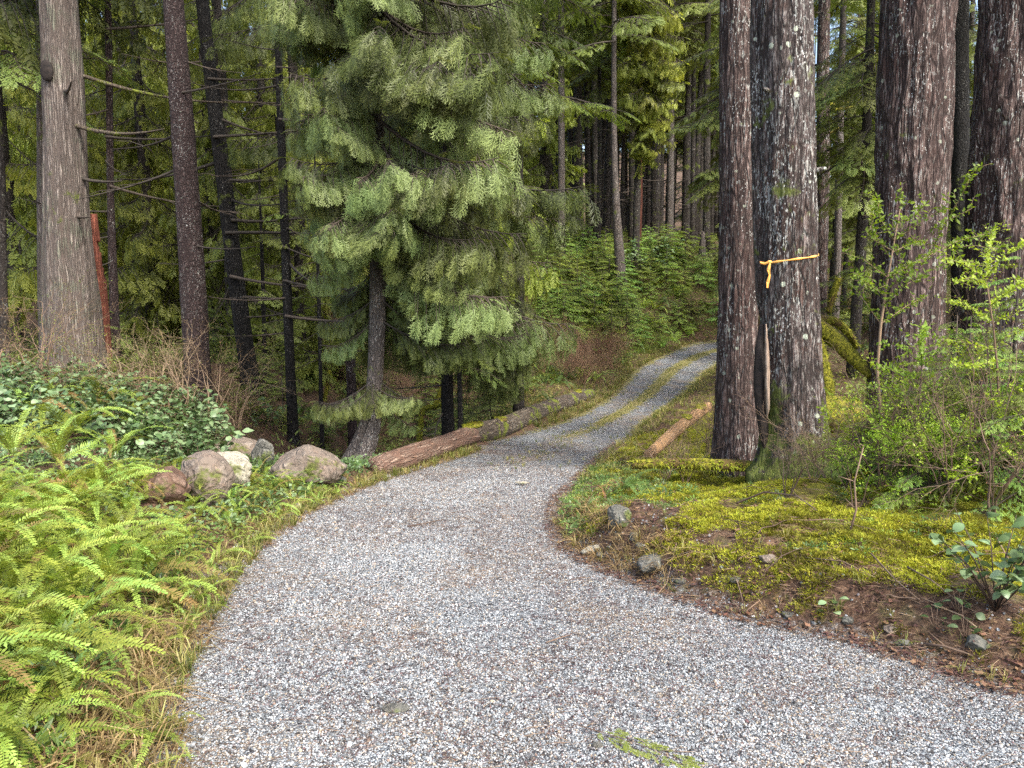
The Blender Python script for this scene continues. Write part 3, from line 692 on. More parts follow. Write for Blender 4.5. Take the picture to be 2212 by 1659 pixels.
add_boughs(e, b0, pts, ME_cedar, [.20, .26, .30, .34, .38, .42, .46], lambda z, a: .65+.3*rr.random(), rr, .18, azf=lambda z: [0.15, 3.3, -.7, -2.5, 3.0, -.2, -1.5][int((z-.18)/.043) % 7])
add_boughs(e, b0, pts, ME_cedar, zs, lt_len, rr, .22, azf=lt_az)
high_crown(e, b0, pts, 7, 'ced_d', .9, 0)
# dark stem inside the foliage
e, b0, pts, rad = tree('cedar_tree', 'dark trunk with foliage sweeping over the log, standing right behind the leafy curved cedar',
     [(958, 420, 18), (962, 600, 22), (965, 760, 24), (968, 935, 27)], 12.6, 'black_bark', seg=24, amp=.06, ridges=9, vfreq=3, seed=17, top=11, rtop=.3)
def dt_len(z, az):
    s_ = .5+.5*math.cos(az-.0)
    t = np.interp(z, [-.6, 0, .8, 2.0, 3.2, 5, 8, 11], [1.0, 1.3, 1.55, 1.75, 1.8, 1.8, 1.3, .4])
    return t*(.62+.62*s_)*(.8+.35*rr.random())
def dt_az(z):
    a = rr.random()*6.28
    if z < 1.3 and math.sin(a) < -.3: a = -a
    return a
zs = [z for z in np.sort(.55+7.2*rr.random(84))]
add_boughs(e, b0, pts, ME_cedar, zs, dt_len, rr, .2, azf=dt_az)
add_boughs(e, b0, pts, ME_cedar, np.linspace(.55, 1.5, 10), lambda z, a: 1.2+.45*rr.random(), rr, .10, azf=lambda z: .35+rr.normal()*.3)
add_boughs(e, b0, pts, ME_dead, np.linspace(-.5, 1.2, 9), lambda z, a: .6+rr.random()*.7, rr, 0, name='dead_branch')
add_boughs(e, b0, pts, ME_brown, [.9, 1.1, 1.3], lambda z, a: .35, rr, .5, azf=lambda z: -.6+rr.normal()*.6, name='brown_bough')
# long dark limbs hanging across the top of the leafy cedar: a tree whose trunk stands behind
e, b0, pts, rad = tree('cedar_tree', 'tall cedar behind the leafy one whose long dark limbs sweep down to the right',
     [(735, 0, 14), (740, 120, 15), (745, 260, 16), (750, 420, 18), (755, 700, 20)], 14.8, 'speck_bark', seg=18, seed=19, top=15, rtop=.4)
for k, (z, L, az, tl) in enumerate([(8.0, 4.6, -.35, .52), (7.4, 4.4, -.2, .55), (8.8, 4.6, -.5, .5), (6.6, 3.6, -.1, .5), (9.3, 4.6, -.1, .5), (7.0, 2.6, 3.4, .4), (6.0, 2.6, -.6, .45), (5.3, 2.2, .1, .4), (8.2, 3.4, 2.9, .4), (5.0, 2.4, 3.6, .35)]):
    link('bough', ME_cedar[k % 6], e, tuple(at_height(pts, z)-b0), (0, tl, az), (L, L*.75, L*.7))
high_crown(e, b0, pts, 12, 'ced_d', .7, 0)

# right-hand trunks
e, b0, pts, rad = tree('fir_tree', 'grey-brown furrowed trunk, left one of the two tight big trunks right of the road',
     [(1588, 0, 66), (1591, 200, 71), (1593, 400, 75), (1594, 550, 77), (1593, 700, 82), (1592, 820, 87), (1591, 920, 93), (1590, 965, 102)], 8.6, 'fir_bark2', seg=72, step=.028, amp=.11, ridges=24, vfreq=1.8, seed=23, flare=.3, fl_h=.25, lump=.03, top=20)
high_crown(e, b0, pts, 18.5, 'hem_d', .3, 0)
e, b0, pts, rad = tree('fir_tree', 'lichen-covered trunk tied with orange tape on the mossy mound right of the road',
     [(1696, 0, 108), (1700, 200, 111), (1703, 400, 112), (1705, 550, 112), (1707, 700, 117), (1710, 820, 122), (1714, 920, 130), (1718, 1000, 140), (1722, 1045, 150)], 7.5, 'fir_bark', seg=96, step=.022, amp=.13, ridges=26, vfreq=1.7, seed=25, flare=.42, fl_h=.22, lump=.05, lobes=4, top=20,
     knots=((1.2, 4.2, .12, .03),))
TB = (e, b0, pts, rad); high_crown(e, b0, pts, 18.5, 'hem_d', .3, 1)
mb = MB(); q = [P(1643, 0, 7.62), P(1646, 300, 7.62), P(1650, 560, 7.6), P(1652, 650, 7.6), P(1654, 720, 7.62)]
q = q[::-1]; tube(mb, np.array([*q, q[-1]+(0, 0, 8)])-b0, [.05, .085, .095, .10, .10, .06], 30, .5, 0, bark_disp(27, .08, 10, 3, .06), .03); link('fused_stem', mb.mesh('fused_stem', M['fir_bark']), e)
for zz_, th_ in ((2.6, -.3), (3.3, -2.6), (4.4, -.6)):
    q = at_height(pts, zz_)-b0; d = np.array((math.cos(th_), math.sin(th_), .15)); r_ = float(np.interp(zz_, pts[:, 2], rad)); mb = MB(); tube(mb, [q+d*r_*.8, q+d*(r_+.05), q+d*(r_+.09)], [.028, .02, .012], 8, .5, 0, bark_disp(3, .3, 5, 6)); link('branch_stub', mb.mesh('branch_stub', M['fir_bark']), e)
# split with pale sliver low on its left flank
mb = MB(); q = [P(1645, 700, 7.5), P(1643, 760, 7.46), P(1643, 850, 7.42), P(1650, 930, 7.42), P(1656, 985, 7.44)]
tube(mb, np.array(q)-b0, [.02, .055, .062, .05, .02], 10, .5, 0, bark_disp(29, .2, 5, 3, .1), .03); link('split', mb.mesh('split', M['crack']), e)
mb = MB(); q = [P(1655, 700, 7.36), P(1657, 760, 7.33), P(1659, 830, 7.32), P(1660, 880, 7.33), P(1657, 905, 7.37)]
tube(mb, np.array(q)-b0, [.006, .018, .022, .016, .004], 9, .5, 0, bark_disp(31, .45, 4, 9, .2), .015); link('wood_sliver', mb.mesh('wood_sliver', M['pale_wood']), e)
# orange tape: band round the visible side, knot, hanging tail
tp = empty('flagging_tape', tuple(P(1700, 555, 7.5)), 'orange flagging tape tied slanting round the lichen-covered trunk, one tail hanging', 'tape')
o0 = np.array(tp.location); cx = at_height(pts, o0[2]); rc = float(np.interp(o0[2], pts[:, 2], rad))*1.035+.006
mb = MB(); nn = 40; ths = np.linspace(R(-183), R(40), nn); V = []
for k, th in enumerate(ths):
    t = k/(nn-1); zz = np.interp(t, [0, .12, 1], [P(1643, 567, 7.5)[2], P(1650, 569, 7.4)[2], P(1757, 543, 7.5)[2]])-.0
    rj = rc*(1.0+.01*math.sin(k*1.7)); c_ = np.array((cx[0]+math.cos(th)*rj, cx[1]+math.sin(th)*rj, zz)); hw = .0085+.003*math.sin(k*.9)
    V += [c_-o0+(0, 0, hw), c_-o0-(0, 0, hw), c_-o0-(0, 0, hw)-(math.cos(th)*.004, math.sin(th)*.004, 0), c_-o0+(0, 0, hw)-(math.cos(th)*.004, math.sin(th)*.004, 0)]
T = []
for k in range(nn-1):
    for j in range(4):
        a, b_ = k*4+j, k*4+(j+1) % 4; T += [(a, b_, b_+4), (a, b_+4, a+4)]
mb.add(V, T); link('band', mb.mesh('band', M['tape']), tp)
mb = MB(); V, T = ico(np.random.default_rng(4), 2, .2, (.02, .014, .016)); mb.add(V+(P(1663, 566, 7.12)-o0), T); link('tape_knot', mb.mesh('tape_knot', M['tape']), tp)
for tail in ([(1664, 568, 7.11, .008), (1660, 582, 7.1, .014), (1663, 594, 7.12, .010), (1659, 608, 7.12, .013), (1658, 622, 7.13, .009)], [(1661, 566, 7.11, .010), (1652, 570, 7.13, .012), (1642, 567, 7.16, .010)]):
    V = []; T = []
    for k, (a, b_, y_, hw) in enumerate(tail):
        c_ = P(a, b_, y_)-o0; sd = np.array((hw, .006*(-1)**k, 0)) if len(tail) > 3 else np.array((0, 0, hw))
        V += [c_-sd, c_+sd, c_+sd+(0, .002, 0), c_-sd+(0, .002, 0)]
    for k in range(len(tail)-1):
        for j in range(4): a, b_ = k*4+j, k*4+(j+1) % 4; T += [(a, b_, b_+4), (a, b_+4, a+4)]
    mb = MB(); mb.add(V, T); link('tape_tail', mb.mesh('tape_tail', M['tape']), tp)

e, b0, pts, rad = tree('fir_tree', 'thick reddish-grey trunk behind the bright green shrub, third big trunk right of the road',
     [(1982, 0, 146), (1976, 200, 143), (1970, 400, 138), (1963, 550, 134), (1959, 700, 137), (1955, 850, 143), (1952, 960, 158)], 8.9, 'fir_bark2', seg=96, step=.028, amp=.13, ridges=28, vfreq=1.5, seed=33, flare=.3, fl_h=.4, lump=.04, top=20)
high_crown(e, b0, pts, 15, 'hem_d', .7, 1)
e, b0, pts, rad = tree('fir_tree', 'thick dark trunk cut by the right edge of the picture, rightmost of the big trunks',
     [(2204, 0, 152), (2196, 200, 156), (2186, 400, 160), (2174, 560, 162), (2164, 750, 166), (2158, 900, 178)], 9.1, 'fir_bark2', seg=96, step=.03, amp=.13, ridges=28, vfreq=1.5, seed=35, flare=.3, fl_h=.4, lump=.04, top=20)
high_crown(e, b0, pts, 15, 'hem_d', .7, 1)
e, b0, pts, rad = tree('fir_tree', 'slim reddish-brown trunk with mossy stubs, seen between the taped trunk and the thick reddish-grey one',
     [(1777, 150, 26), (1779, 330, 28), (1777, 450, 26), (1774, 560, 26), (1771, 680, 28)], 19, 'fir_bark2', seg=24, step=.06, amp=.05, ridges=10, seed=37, top=17)
for z, az, L in ((P(1, 225, 19)[2], .1, .9), (P(1, 237, 19)[2], -.1, .9), (P(1, 290, 19)[2], -.6, .35)):
    link('mossy_branch', mossy_branch_mesh([(0, 0, 0), (L*.5*math.cos(az), L*.5*math.sin(az), .01), (L*math.cos(az), L*math.sin(az), .12)], [.045, .03, .02], int(z*100) % 97, 'moss', 8, 2), e, tuple(at_height(pts, z)-b0))
add_boughs(e, b0, pts, ME_dead, np.linspace(4, 9, 10), lambda z, a: 1+rt.random(), rt, .1, name='dead_branch')
high_crown(e, b0, pts, 9.5, 'hem_d', 1.0, 1)
e, b0, pts, rad = tree('hemlock_tree', 'thin pale grey pole trunk right of the slim reddish trunk with mossy stubs',
     [(1816, 190, 14), (1814, 330, 15), (1811, 460, 15), (1808, 620, 15)], 21, 'pale_bark', seg=16, seed=39, top=15)
high_crown(e, b0, pts, 9, 'hem_d', .9, 1)
e, b0, pts, rad = tree('hemlock_tree', 'black trunk in deep shade between the two rightmost big trunks',
     [(2072, 0, 34), (2075, 400, 36), (2078, 800, 40)], 13.5, 'black_bark', seg=20, seed=43, top=17)
high_crown(e, b0, pts, 7, 'hem_d', 1.1, 1)

# ---------------------------------------------------------------- trees beyond the bank (named one by one)
NAMED = [
 ('hemlock_tree', 'pale grey straight trunk rising from the bank just right of the leafy cedar', [(1212, 60, 13), (1213, 250, 14), (1213, 420, 15), (1213, 580, 17)], 31, 'pale_bark', 10),
 ('hemlock_tree', 'pale curved trunk with a mossy foot on the crest of the fern bank', [(1326, 120, 11), (1326, 270, 12), (1328, 400, 15), (1334, 500, 19), (1343, 604, 24)], 29.5, 'pale_bark', 11),
 ('hemlock_tree', 'dark trunk left of the red broken snag beyond the bank', [(1369, 0, 16), (1368, 250, 18), (1367, 560, 20)], 36, 'far_bark', 12),
 ('hemlock_tree', 'dark double-looking trunk midway between the pale straight and the pale curved trunk', [(1284, 30, 13), (1285, 250, 14), (1291, 570, 17)], 36, 'far_bark', 13),
 ('hemlock_tree', 'very dark slim trunk just left of the midway trunk beyond the bank', [(1265, 30, 12), (1268, 250, 12), (1272, 555, 13)], 40, 'far_bark', 14),
 ('hemlock_tree', 'grey trunk right of the red snag, standing above the young hemlocks', [(1451, 150, 12), (1449, 350, 14), (1447, 540, 15)], 35, 'pale_bark', 15),
 ('hemlock_tree', 'pair-like dark trunk nearest the left edge of the big furrowed trunk, beyond the bank', [(1527, 150, 14), (1527, 350, 15), (1526, 560, 17)], 34, 'far_bark', 16),
 ('hemlock_tree', 'thin dark trunk above the right end of the fern bank', [(1499, 120, 9), (1497, 350, 10), (1496, 560, 11)], 38, 'far_bark', 17),
 ('hemlock_tree', 'dark trunk behind the young hemlocks, right of the red snag', [(1415, 150, 13), (1414, 350, 14), (1412, 560, 15)], 40, 'far_bark', 18),
]
for nm, lb, pix, Y, mt, sd in NAMED:
    e, b0, pts, rad = tree(nm, lb, pix, Y, mt, 'trunks of the forest beyond the bank', seg=14, step=.15, amp=.04, ridges=7, seed=sd, top=24, rtop=.3)
    add_boughs(e, b0, pts, ME_dead, b0[2]+2+8*rt.random(7), lambda z, a: .8+rt.random()*1.3, rt, .1, name='dead_branch')
    high_crown(e, b0, pts, float(b0[2])+8.5+rt.random()*1.5, 'hem_d', 1.15, rt.random()*6)
# red broken snags
def snag(label, px, ytop, Y, wpx, mat, seed, h_extra=0):
    x, y_, z = on(px, Y); e = empty('broken_snag', (x, y_, z), label, 'dead tree')
    top = P(px, ytop, Y)[2]-z; r0 = wpx/2/FPX*Y; rg = np.random.default_rng(seed)
    mb = MB(); bd = bark_disp(seed, .2, 9, .6, .15)
    def dsp(rr_, th, t):
        o = bd(rr_, th, t); L = t.max(); cut = L*(.80+.20*np.cos(th-1)+.0)+.1*np.sin(5*th); return np.where(t > cut, o*.35, o)
    tube(mb, [(0, 0, -.2), (0, 0, top*.5), (.02, 0, top)], [r0*1.15, r0, r0*.8], 22, .5, 0, dsp, .05); link('trunk', mb.mesh('trunk', M[mat]), e)
    for k in range(5):
        th = rg.random()*6.28; h = top*(.12+.1*rg.random()); q = np.array((math.cos(th)*r0*.55, math.sin(th)*r0*.55, top*.82))
        mb = MB(); tube(mb, [q, q+(0, 0, h*.6), q+(.01, 0, h)], [r0*.3, r0*.18, .004], 6, .5, 0, bd, .04); link('splinter', mb.mesh('splinter', M[mat]), e)
    return e
snag('tall red-brown broken snag of splintered wood beyond the fern bank', 1377, 330, 33, 15, 'red_wood', 5)
snag('short red rotting snag between the massive old cedar and the thin speckled trunk', 223, 462, 13.4, 30, 'red_snag', 6)
snag('small pale broken stub beside the dark trunk near the big furrowed trunk, beyond the bank', 1515, 500, 33, 14, 'pale_bark', 7)
# forest behind, in rows; trunks one can tell apart but not tell from each other share a label
rf = np.random.default_rng(61)
fmesh = []
for k in range(4):
    mb = MB(); tube(mb, [(0, 0, -.3), (.03*k, 0, 6), (-.04*k, .05, 14), (0, 0, 24)], [.19, .15, .11, .03], 10, .5, 0, bark_disp(70+k, .06, 6, 1.5, .1, .2), .5); fmesh.append(mb.mesh('trunk', M['far_bark']))
used = []
def gap_l(px):
    for lim, s_ in ((85, 'left of the massive old cedar'), (215, 'behind the massive old cedar'), (380, 'between the massive cedar and the speckled trunk'), (480, 'between the speckled and the leaning black trunk'), (605, 'between the leaning black trunk and the slender pole'), (710, 'just right of the slender black pole')):
        if px < lim: return s_
    return 'behind the leafy cedar'
def gap_c(px):
    for lim, s_ in ((1213, 'left of the pale straight trunk'), (1278, 'right of the pale straight trunk'), (1330, 'left of the pale curved trunk'), (1380, 'between the pale curved trunk and the red snag'), (1450, 'right of the red snag')):
        if px < lim: return s_
    return 'near the big furrowed trunk'
def pxof(x, y_, z): return 1106+FPX*x/(y_*_c-(z-1.6)*_s)
def far_tree(x, y_, label, group, key, cz, cs, name='conifer_tree', th=1.0, ts=1.0, dead=True):
    z = hz(x, y_); e = empty(name, (x, y_, z), label, 'tree', group); used.append((x, y_))
    link('trunk', fmesh[rf.integers(4)], e, (0, 0, 0), (rf.normal()*.012, rf.normal()*.012, rf.random()*6), (th, th, ts))
    link('crown', CR[key][rf.integers(len(CR[key]))], e, (0, 0, cz), (0, 0, rf.random()*6), cs)
    if dead: link('dead_branch', ME_deadset[rf.integers(3)], e, (0, 0, 0), (0, 0, rf.random()*6))
    return e
ME_deadset = []
for k in range(3):
    mb = MB()
    for j in range(22):
        V, T, A, Mi = dead_branch_mesh(rf, 1, twigs=2).arr(); L = .6+1.5*rf.random()
        Rm = np.array(Euler((0, rf.normal()*.2, rf.random()*6.28)).to_matrix()); mb.add((V*L)@Rm.T+(0, 0, 1+9*rf.random()), T)
    ME_deadset.append(mb.mesh('dead_branches', M['branchwood']))
cnt = 0
while cnt < 88:                                   # thicket of poles up the slope in the middle
    y_ = 37+50*rf.random()**.8; px = 1130+440*rf.random(); x, _, z = on(px, y_)
    if any((x-a)**2+(y_-b_)**2 < 1.3 for a, b_ in used): continue
    far_tree(x, y_, ('slim dark trunk in the nearer rows, ' if y_ < 52 else 'thin dark trunk deep in the thicket, ')+gap_c(px), 'slim trunks crowding the shaded slope', 'hem_d', 8+2.5*rf.random(), 1.1+.3*rf.random(), th=.7+.7*rf.random()); cnt += 1
cnt = 0
while cnt < 64:                                   # left background
    y_ = 24+34*rf.random(); px = -150+1330*rf.random(); x, _, z = on(px, y_)
    if any((x-a)**2+(y_-b_)**2 < 3.5 for a, b_ in used): continue
    k = rf.random(); lo = y_ < 33
    far_tree(x, y_, ('low-boughed conifer behind the gully, ' if y_ < 34 else 'farther conifer deep in the wood, ')+gap_l(px), 'dark conifers behind the gully', ('hem_d' if k < .25 else ('ced_d' if k < .40 else ('ced_l' if k < .8 or lo else 'hem_l'))), (.3+1.2*rf.random()) if k < .8 else 5, 1.0+.4*rf.random(), th=.8+.7*rf.random(), dead=False); cnt += 1
cnt = 0
while cnt < 22:                                   # right background
    y_ = 22+42*rf.random(); px = 1570+800*rf.random(); x, _, z = on(px, y_)
    if any((x-a)**2+(y_-b_)**2 < 3.0 for a, b_ in used) or (y_ < 34 and (px < 1960 or x < xr(min(y_, 27))+3)): continue
    far_tree(x, y_, ('dark conifer ' if y_ < 40 else 'far conifer ')+('between the taped and the thick reddish-grey trunk' if px < 1900 else ('between the two rightmost big trunks' if px < 2110 else 'at the right edge of the picture')), 'dark conifers behind the right-hand trunks', 'hem_d', 1.2+3.5*rf.random(), 1.0+.3*rf.random(), th=.7+.8*rf.random()); cnt += 1
cnt = 0
while cnt < 84:                                   # closing rows far up the slope
    y_ = 72+45*rf.random(); x = (rf.random()-.5)*(110+y_)*.85
    far_tree(x, y_, 'distant conifer up the slope, '+(gap_l(pxof(x, y_, 6)) if pxof(x, y_, 6) < 1130 else (gap_c(pxof(x, y_, 6)) if pxof(x, y_, 6) < 1560 else 'behind the right-hand trunks')), 'distant conifers up the slope', 'hem_d', .2+3*rf.random(), 1.5+.5*rf.random(), th=1.3, ts=1.1, dead=False); cnt += 1
# sunlit cedars behind the gully on the left, and the pale one hanging at upper middle
SUNNY = [(505, 17.6, 1.05, -.3, 'low bright cedar right beside the leaning black trunk'), (585, 22.5, 1.3, 1.4, 'bright cedar seen between the leaning black and slender pole trunks'), (655, 18.2, .9, .2, 'bright cedar edge touching the left of the leafy cedar'), (200, 19, 1.1, 1.8, 'yellow-green cedar behind the thin reddish speckled trunk'),
         (470, 19.5, 1.25, .0, 'bright yellow-green cedar behind the leaning black trunk'), (620, 20.5, 1.1, .2, 'bright yellow-green cedar behind the slender black pole trunk'),
         (330, 18.5, .95, .9, 'bright cedar in the gap between the massive old cedar and the speckled trunk'), (560, 24, 1.4, .8, 'tall pale cedar rising behind the other bright cedars at left'),
         (300, 23, 1.3, 2.5, 'tall pale cedar whose top fills the gap right of the massive old cedar'), (40, 20, 1.2, 2.4, 'pale cedar showing left of the massive old cedar'), (860, 21, 1.3, 2.6, 'pale cedar glowing through the boughs of the leafy cedar'), (1010, 23, 1.35, 3.0, 'pale cedar behind the top right of the leafy cedar')]
for px, Y, cs, cz, lb in SUNNY:
    x, y_, z = on(px, Y); e = empty('cedar_tree', (x, y_, z), lb, 'tree', 'bright cedars behind the gully')
    link('trunk', fmesh[rf.integers(4)], e, (0, 0, 0), (0, 0, 0), (.8, .8, .7)); link('crown', CR['ced_l'][rf.integers(3)], e, (0, 0, cz), (0, 0, rf.random()*6), cs)
x, y_, z = on(1372, 31); e = empty('cedar_tree', (x, y_, z), 'pale yellow-green cedar whose hanging foliage covers the upper middle, left of the big furrowed trunk', 'tree')
link('trunk', fmesh[1], e, (0, 0, 0), (0, 0, 0), (.8, .8, .8))
for k in range(80):
    wz = 6.3+7.6*rf.random(); az = rf.random()*6.28; L = np.interp(wz, [6, 8, 10, 14], [.7, 1.3, 1.9, 2.0])*(.8+.4*rf.random()); link('bough', ME_cedar_l[k % 5], e, (.2+.35*(rf.random()-.5), -.4, wz-z), (rf.normal()*.2, .55+rf.normal()*.15, az), L)
# hemlock with the single bright bough across the middle
x, y_, z = on(1120, 14.5); e = empty('hemlock_tree', (x, y_, z), 'hemlock with one long bright bough reaching right in front of the distant pole trunks', 'tree')
link('trunk', fmesh[2], e, (0, 0, 0), (0, 0, 0), (.55, .55, .5))
for k in range(13):
    t = k/12; link('bough', ME_sap[rf.integers(5)], e, (-.2+2.0*t, -.35*t, P(1, 190, 14)[2]-z-.35*t*t+rf.normal()*.05), (rf.normal()*.2, .28+rf.normal()*.1, (.5 if k % 2 else -.9)+rf.normal()*.3), .75*(1.15-.5*t)*(.8+.4*rf.random()))
mb = MB(); tube(mb, [(-.2, 0, 0), (.9, -.15, -.08), (1.9, -.35, -.38)], [.03, .018, .006], 6); link('limb', mb.mesh('limb', M['branchwood']), e, (0, 0, float(P(1, 190, 14)[2]-z)))
for k in range(34):
    zz = P(1, 130, 14)[2]-z+2.6*rf.random(); link('bough', ME_hem[rf.integers(5)], e, (0, 0, zz), (rf.normal()*.2, .25+rf.normal()*.12, rf.random()*6.28), 1.0+.5*rf.random())
# hemlock boughs hanging into the top of the picture
HANG = [(1291, 33, 9.6, 11.8, 30, ME_hem_d, 'hemlock whose high boughs hang into the top middle, above the pole trunks'), (1060, 19, 5.8, 9.6, 34, ME_hem, 'hemlock whose boughs fill the top of the picture left of the pale straight trunk'),
        (1572, 19, 4.1, 8.6, 46, ME_hem_d, 'hemlock with dark boughs drooping beside the top of the big furrowed trunk'), (1840, 15, 3.6, 6.6, 40, ME_hem_d, 'hemlock with dark drooping boughs above the mossy stubs at upper right'), (2100, 16, 2.2, 6.6, 46, ME_hem_d, 'hemlock with dark boughs behind the gap of the rightmost big trunks'),
        (1850, 27, 5.0, 11.5, 60, ME_hem_d, 'tall dark hemlock filling the gap right of the taped trunk'), (1793, 24.5, 3.6, 11, 70, ME_hem_d, 'hemlock whose boughs close the view beside the slim reddish-brown trunk'), (1822, 33, 3.5, 15, 70, ME_hem_d, 'far dark hemlock closing the gap behind the mossy stubs'), (1790, 40, 4.0, 17, 60, ME_hem_d, 'farthest dark hemlock seen just right of the taped trunk'), (2060, 25, 4.0, 10.5, 50, ME_hem_d, 'tall dark hemlock behind the black trunk in the right-hand shade'), (1860, 23, 1.0, 4.6, 34, ME_hem_d, 'small hemlock in the shade right of the thin pale pole trunk'), (1590, 24, 1.4, 3.6, 16, ME_hem_d, 'shaded hemlock limb drooping left of the big furrowed trunk above the bank')]
for px, Y, za, zb, n_, mm, lb in HANG:
    x, y_, z = on(px, Y); e = empty('hemlock_tree', (x, y_, z), lb, 'tree', None)
    link('trunk', fmesh[rf.integers(4)], e, (0, 0, 0), (0, 0, 0), (.6, .6, .6 if zb > 6 else .3))
    for k in range(n_): link('bough', mm[rf.integers(5)], e, (0, 0, za-z+(zb-za)*rf.random()), (rf.normal()*.2, .3+rf.normal()*.15, rf.random()*6.28), 1.0+.7*rf.random())
# ---------------------------------------------------------------- logs
def log_piece(name, label, q, mat, seed, cat='log', moss_pads=(), stubs=0, seg=30, ends='rough'):
    o0 = np.array((q[0][0], q[0][1], q[0][2])); e = empty(name, tuple(o0), label, cat)
    pts = np.array([(a, b_, c) for a, b_, c, r_ in q])-o0; rad = [r_ for *_, r_ in q]
    qt = Vector(norm(pts[-1])).to_track_quat('Z', 'Y'); Q3 = np.array(qt.to_matrix())
    mb = MB(); tube(mb, pts@Q3, rad, seg, .5, 0, bark_disp(seed, .10, 9, .9, .14), .04); link('log_body', mb.mesh('log_body', M[mat]), e, (0, 0, 0), qt.to_euler())
    for k in range(stubs):
        t = .1+.8*(k+.5)/stubs; i = t*(len(pts)-1); a = pts[int(i)]; c = a+(pts[min(int(i)+1, len(pts)-1)]-a)*(i-int(i)); r_ = float(np.interp(i, range(len(rad)), rad)); th = 1.2+k*.9; d = np.array((-math.cos(th)*.4, -abs(math.cos(th))*.5, abs(math.sin(th)))); mb = MB(); tube(mb, [c+d*r_*.8, c+d*(r_+.03)], [.02, .014], 7, .5, 0, bark_disp(k, .2, 5, 3)); link('stub', mb.mesh('stub', M[mat]), e)
    for k, (t, s_, th) in enumerate(moss_pads):
        i = t*(len(pts)-1); a = pts[int(i)]; b_ = pts[min(int(i)+1, len(pts)-1)]; c = a+(b_-a)*(i-int(i)); r_ = float(np.interp(i, range(len(rad)), rad))
        rg = np.random.default_rng(seed+k); mb = MB(); V, T = ico(rg, 3, .10, (s_, s_*.6, .035)); mb.add(V@frame(b_-a)+c+(math.sin(th)*r_*.85, -abs(math.cos(th))*r_*.2, r_*.93), T)
        V = []
        for j in range(160):
            a1 = rg.random()*6.28; rr_ = s_*.95*rg.random()**.5; p = np.array((rr_*math.cos(a1), rr_*.6*math.sin(a1), .03))@frame(b_-a)+c+(math.sin(th)*r_*.85, 0, r_*.93)
            mb.add(kite(p, norm((rg.normal()*.5, rg.normal()*.5, .8)), np.array((0, 1., 0)), .022, .005), KT, rg.random(), 1)
        link('moss_pad', mb.mesh('moss_pad', [M['moss'], M['mosstuft']]), e)
    return e
def onlog(px, py, Y, r_):
    p = P(px, py, Y); return (p[0], Y, p[2], r_)
def logpts(L_, G_=G):
    out = []
    for px, py, th in L_:
        Yg = G_(px, py+th*.5)[1]; out.append(onlog(px, py, Yg+.02, th/2/FPX*Yg*1.04))
    return out
LA = [(806, 1010, 38), (840, 1001, 44), (904, 980, 46), (960, 962, 42), (1004, 946, 40), (1030, 939, 34)]
LB = [(1000, 944, 40), (1045, 934, 42), (1087, 923, 38), (1170, 889, 36), (1237, 863, 30), (1275, 851, 24)]
log_piece('fallen_log', 'peeled reddish-brown log lying along the left edge of the road, near one', logpts(LA, groad), 'log_red', 81, stubs=4)
log_piece('fallen_log', 'grey mossy barked log continuing along the left edge of the road, far one', logpts(LB, groad), 'log_grey', 83, moss_pads=((.12, .17, -.1), (.36, .16, .1), (.04, .12, .1), (.85, .12, .2)), stubs=5)
log_piece('fallen_log', 'peeled tan log on the right edge of the road, left of the big furrowed trunk', logpts([(1400, 985, 20), (1428, 958, 25), (1462, 928, 25), (1500, 898, 22), (1530, 877, 18)]), 'log_tan', 85, moss_pads=((.62, .14, .2), (.85, .16, .2)))
MR = [onlog(1365, 1003, 7.8, .04), onlog(1440, 1001, 7.75, .05), onlog(1530, 1003, 7.7, .055), onlog(1640, 1010, 7.65, .055)]
mo = empty('mossy_log', MR[0][:3], 'thin moss-covered pole lying level in front of the two tight big trunks', 'log'); o0 = np.array(mo.location)
link('log_body', mossy_branch_mesh([np.array(q_[:3])-o0 for q_ in MR]+[np.array(MR[-1][:3])-o0+(.12, .1, -.02)], [q_[3] for q_ in MR]+[.04], 87, 'moss', 14, 14), mo)
# bright moss-covered limbs behind the taped trunk
mo = empty('mossy_limb', tuple(P(1770, 700, 9.6)), 'thick slanting limb wrapped in yellow moss, right of the taped trunk', 'branch'); o0 = np.array(mo.location)
link('limb', mossy_branch_mesh([P(1745, 690, 9.6)-o0, P(1790, 722, 9.4)-o0, P(1835, 765, 9.2)-o0, P(1885, 812, 9.0)-o0], [.085, .09, .08, .06], 91, 'moss', 14, 8), mo)
link('limb', mossy_branch_mesh([P(1755, 690, 9.9)-o0, P(1800, 690, 9.9)-o0, P(1835, 720, 9.9)-o0, P(1850, 752, 10)-o0], [.075, .06, .045, .03], 92, 'moss', 10, 6), mo)
mo = empty('mossy_trunklet', tuple(P(1788, 860, 9.2)), 'upright leaning limb wrapped in yellow moss, under the slanting mossy limb', 'branch'); o0 = np.array(mo.location)
link('limb', mossy_branch_mesh([P(1792, 885, 9.2)-o0, P(1790, 830, 9.2)-o0, P(1778, 770, 9.3)-o0, P(1762, 720, 9.4)-o0], [.07, .06, .055, .05], 93, 'moss', 10, 8), mo)
for k, (px, py, Y, sz, lb) in enumerate(((1805, 895, 8.6, (.36, .3, .20), 'bright yellow moss hummock right of the taped trunk base'), (1860, 905, 8.9, (.22, .2, .14), 'smaller brownish moss hummock right of the bright yellow one'))):
    mb = MB(); rg = np.random.default_rng(95+k); V, T = ico(rg, 4, .05, sz); mb.add(V, T)
    for j in range(900): d = norm(rg.normal(size=3)); d[2] = abs(d[2]); mb.add(kite(d*sz, norm(d+rg.normal(size=3)*.4), norm(np.cross(d, (.2, .9, .1))), .03, .006), KT, rg.random(), 1)
    o = link('moss_hummock', mb.mesh('moss_hummock', [M['moss'], M['mosstuft']]), None, tuple(P(px, py, Y))); tag(o, lb, 'moss')
